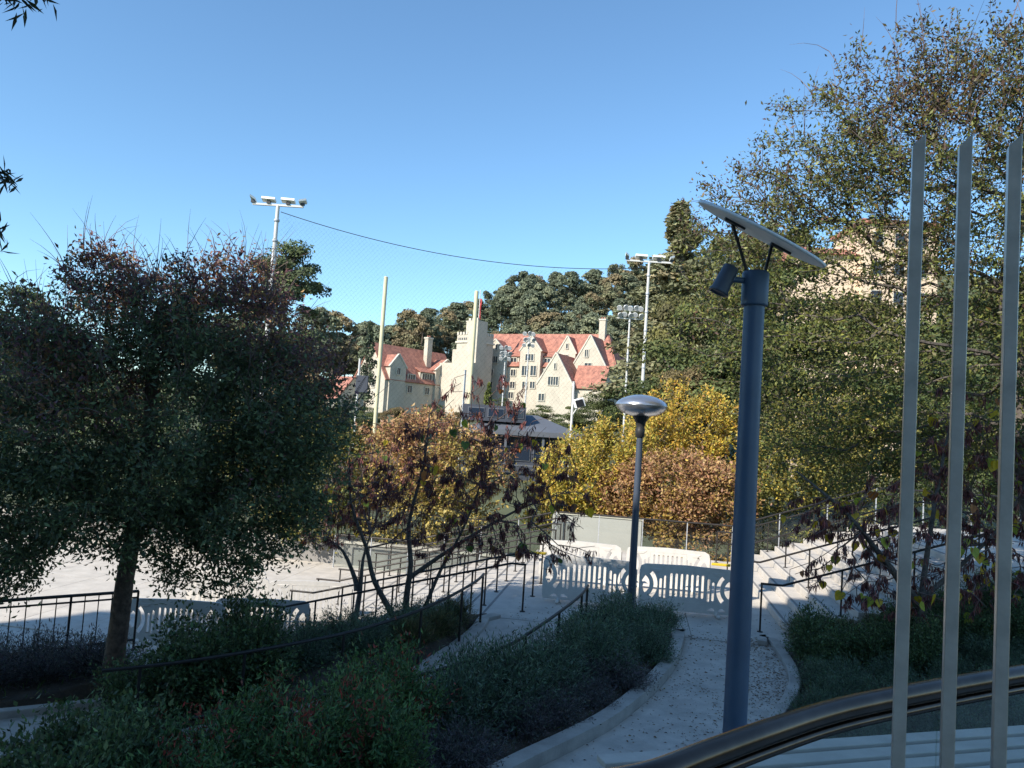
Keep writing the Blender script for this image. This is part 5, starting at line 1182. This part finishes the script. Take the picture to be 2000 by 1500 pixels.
def short_pole(label, px, py, Y, flood=False, box=False, r=0.09):
    p = D(px, py, Y); zb = terrain_z(p.x, Y); t_ = thing('net_pole', label, 'pole', (p.x, Y, zb)); o = t_.location
    MB(o).tube([(p.x, Y, zb - 0.2), (p.x, Y, p.z)], r, 10).build('pole', 'pole_white', t_); MB(o).lathe((p.x, Y, p.z), (0, 0, 1), [(0, r * 1.15), (0.06, r * 1.1)], 10).build('cap', 'pole_white', t_)
    if flood:
        c = D(1131, 787, Y - 0.2); h = MB(o).obox(c, Vector((0.30, 0.1, 0.1)), Vector((-0.08, 0.16, 0)), Vector((-0.1, 0, 0.28))).build('floodlight', 'lamp_white', t_, 0.03)
        MB(o).obox(c + Vector((0.03, -0.2, -0.03)), Vector((0.24, 0.08, 0.08)), Vector((-0.01, 0.02, 0)), Vector((-0.08, 0, 0.22))).build('lens', 'black', h)
        MB(o).tube([c - Vector((0.05, 0, 0.25)), (p.x, Y, c.z - 0.9)], 0.05, 8).build('arm', 'pole_white', t_)
    if box: c = D(707, 750, Y - 0.2); MB(o).obox(c, (0.5, 0, 0), (0, 0.12, 0), (0, 0, 0.7)).build('sign_box', 'stand_dark', t_, 0.03)
short_pole('short white pole with a tilted floodlight beside the yellow tree', 1121, 747, 52, flood=True)
short_pole('short white pole with a dark box below the hall end gable', 703, 702, 64, box=True)
short_pole('short thin white pole in front of the hall tower base', 909, 724, 66)
# ball net hung from a sagging cable between the masts
net = thing('ball_net', 'fine dark safety net under a sagging cable between the tall masts', 'net', (pa.x, 70, terrain_z(pa.x, 70)))
A, Bn = Vector((pa.x + 0.3, 70, pa.z - 0.55)), Vector((pb.x - 0.2, 78, pb.z - 0.6))
def cab(f): p = A.lerp(Bn, f); return p - Vector((0, 0, 4 * 1.75 * f * (1 - f)))
MB(net.location).tube([cab(i / 40) for i in range(41)], 0.035, 6).build('cable', 'net', net)
m = MB(net.location); m2 = []
span = (Bn - A).length; zlow = 3.5; sp_ = 0.42
def netline(u0, dirn):
    pts = []; top = None
    for i in range(0, 61):
        q = i * 0.4; u = u0 + dirn * q * 0.85; f = u / span
        if not 0 <= f <= 1: continue
        c = cab(f); z = zlow + q
        if z > c.z: break
        pts.append(Vector((c.x, c.y, z)))
    return pts
for k in range(int(-22 / sp_), int((span + 22) / sp_)):
    for dn in (1, -1):
        pts = netline(k * sp_, dn)
        if len(pts) > 1: m.tube([pts[0], pts[-1]], 0.0042 if dn > 0 else 0.0028, 3, caps=False)
tag(m.build('netting', 'net', net), kind='stuff')

# dark grandstand roof beyond the yellow trees
gs = thing('grandstand', 'dark grey grandstand press box with hipped roof between the yellow trees', 'building', (1.2, 62, 0)); o = gs.location
MB(o).box(-2.9, 5.0, 58, 66, -0.5, 3.4).build('wall', 'stand_dark', gs)
c0, c1 = D(922, 786, 58), D(1112, 838, 58)
m = MB(o); z0 = 3.45; m.add([(-3.3, 57.2, z0), (5.6, 57.2, z0 - 0.05), (5.6, 66.8, z0), (-3.3, 66.8, z0), (-0.5, 61, z0 + 1.3), (2.2, 61, z0 + 1.3), (2.2, 63, z0 + 1.3), (-0.5, 63, z0 + 1.3)],
                 [(0, 1, 5, 4), (1, 2, 6, 5), (2, 3, 7, 6), (3, 0, 4, 7), (4, 5, 6, 7), (3, 2, 1, 0)]); rf = m.build('roof', 'stand_roof', gs)
MB(o).box(-3.35, 5.65, 57.12, 57.19, z0 - 0.35, z0 + 0.02).build('fascia', 'stand_roof', rf)
MB(o).box(-3.6, 1.2, 58.2, 60.4, 4.05, 5.25).build('upper_box', 'stand_dark', gs)
for x in (-3.2, -1.7, -0.2):
    w_ = MB(o).box(x, x + 1.25, 58.14, 58.19, 4.35, 5.05).build('window', 'stand_roof', gs); MB(o).box(x + 0.07, x + 1.18, 58.11, 58.135, 4.42, 4.98).build('pane', 'stand_glass', w_)
for k in range(5):
    x = -2.6 + k * 1.5; w_ = MB(o).box(x, x + 1.3, 57.93, 57.99, 1.2, 2.9).build('window', 'stand_roof', gs); MB(o).box(x + 0.07, x + 1.23, 57.90, 57.925, 1.27, 2.83).build('pane', 'stand_glass', w_)
for x in (-3.1, -0.2, 2.6, 4.6): MB(o).box(x - 0.09, x + 0.09, 57.3, 57.48, -0.5, 3.08).build('column', 'stand_roof', gs)
MB(o).box(-3.3, 5.6, 57.3, 57.36, 0.85, 0.95).build('rail', 'stand_roof', gs)

# cream block high on the right, seen through the open crown
cb = D(1735, 450, 82); zb = terrain_z(cb.x, 82); cr_ = thing('cream_building', 'cream plastered block with tiled roof seen through the open-crowned tree', 'building', (cb.x, 84, zb - 1)); o = cr_.location
MB(o).box(cb.x - 2.6, cb.x + 5.5, 82, 90, zb - 1, cb.z + 0.6).build('wall', 'plaster', cr_)
MB(o).box(cb.x - 2.9, cb.x + 5.8, 81.7, 90.3, cb.z + 0.603, cb.z + 1.1).build('roof', 'tile', cr_)
MB(o).box(cb.x - 9.0, cb.x - 2.61, 83, 90, zb - 1, cb.z - 2.8).build('wing_wall', 'plaster', cr_)
rr_ = MB(o); rr_.add([(cb.x - 9.4, 82.5, cb.z - 2.8), (cb.x - 2.62, 82.5, cb.z - 2.8), (cb.x - 2.62, 86.5, cb.z - 1.2), (cb.x - 9.4, 86.5, cb.z - 1.2), (cb.x - 9.4, 90.4, cb.z - 2.8), (cb.x - 2.62, 90.4, cb.z - 2.8)], [(0, 1, 2, 3), (3, 2, 5, 4), (0, 3, 4), (1, 5, 2), (0, 4, 5, 1)]); rr_.build('roof', 'tile', cr_)
for i in range(3):
    for j in range(4):
        x = cb.x - 1.7 + i * 2.4; z = cb.z - 1.8 - j * 3.2
        w_ = MB(o).box(x, x + 1.2, 81.93, 81.98, z, z + 1.6).build('window', 'stone_trim', cr_); MB(o).box(x + 0.1, x + 1.1, 81.90, 81.925, z + 0.1, z + 1.5).build('pane', 'window_dark', w_)
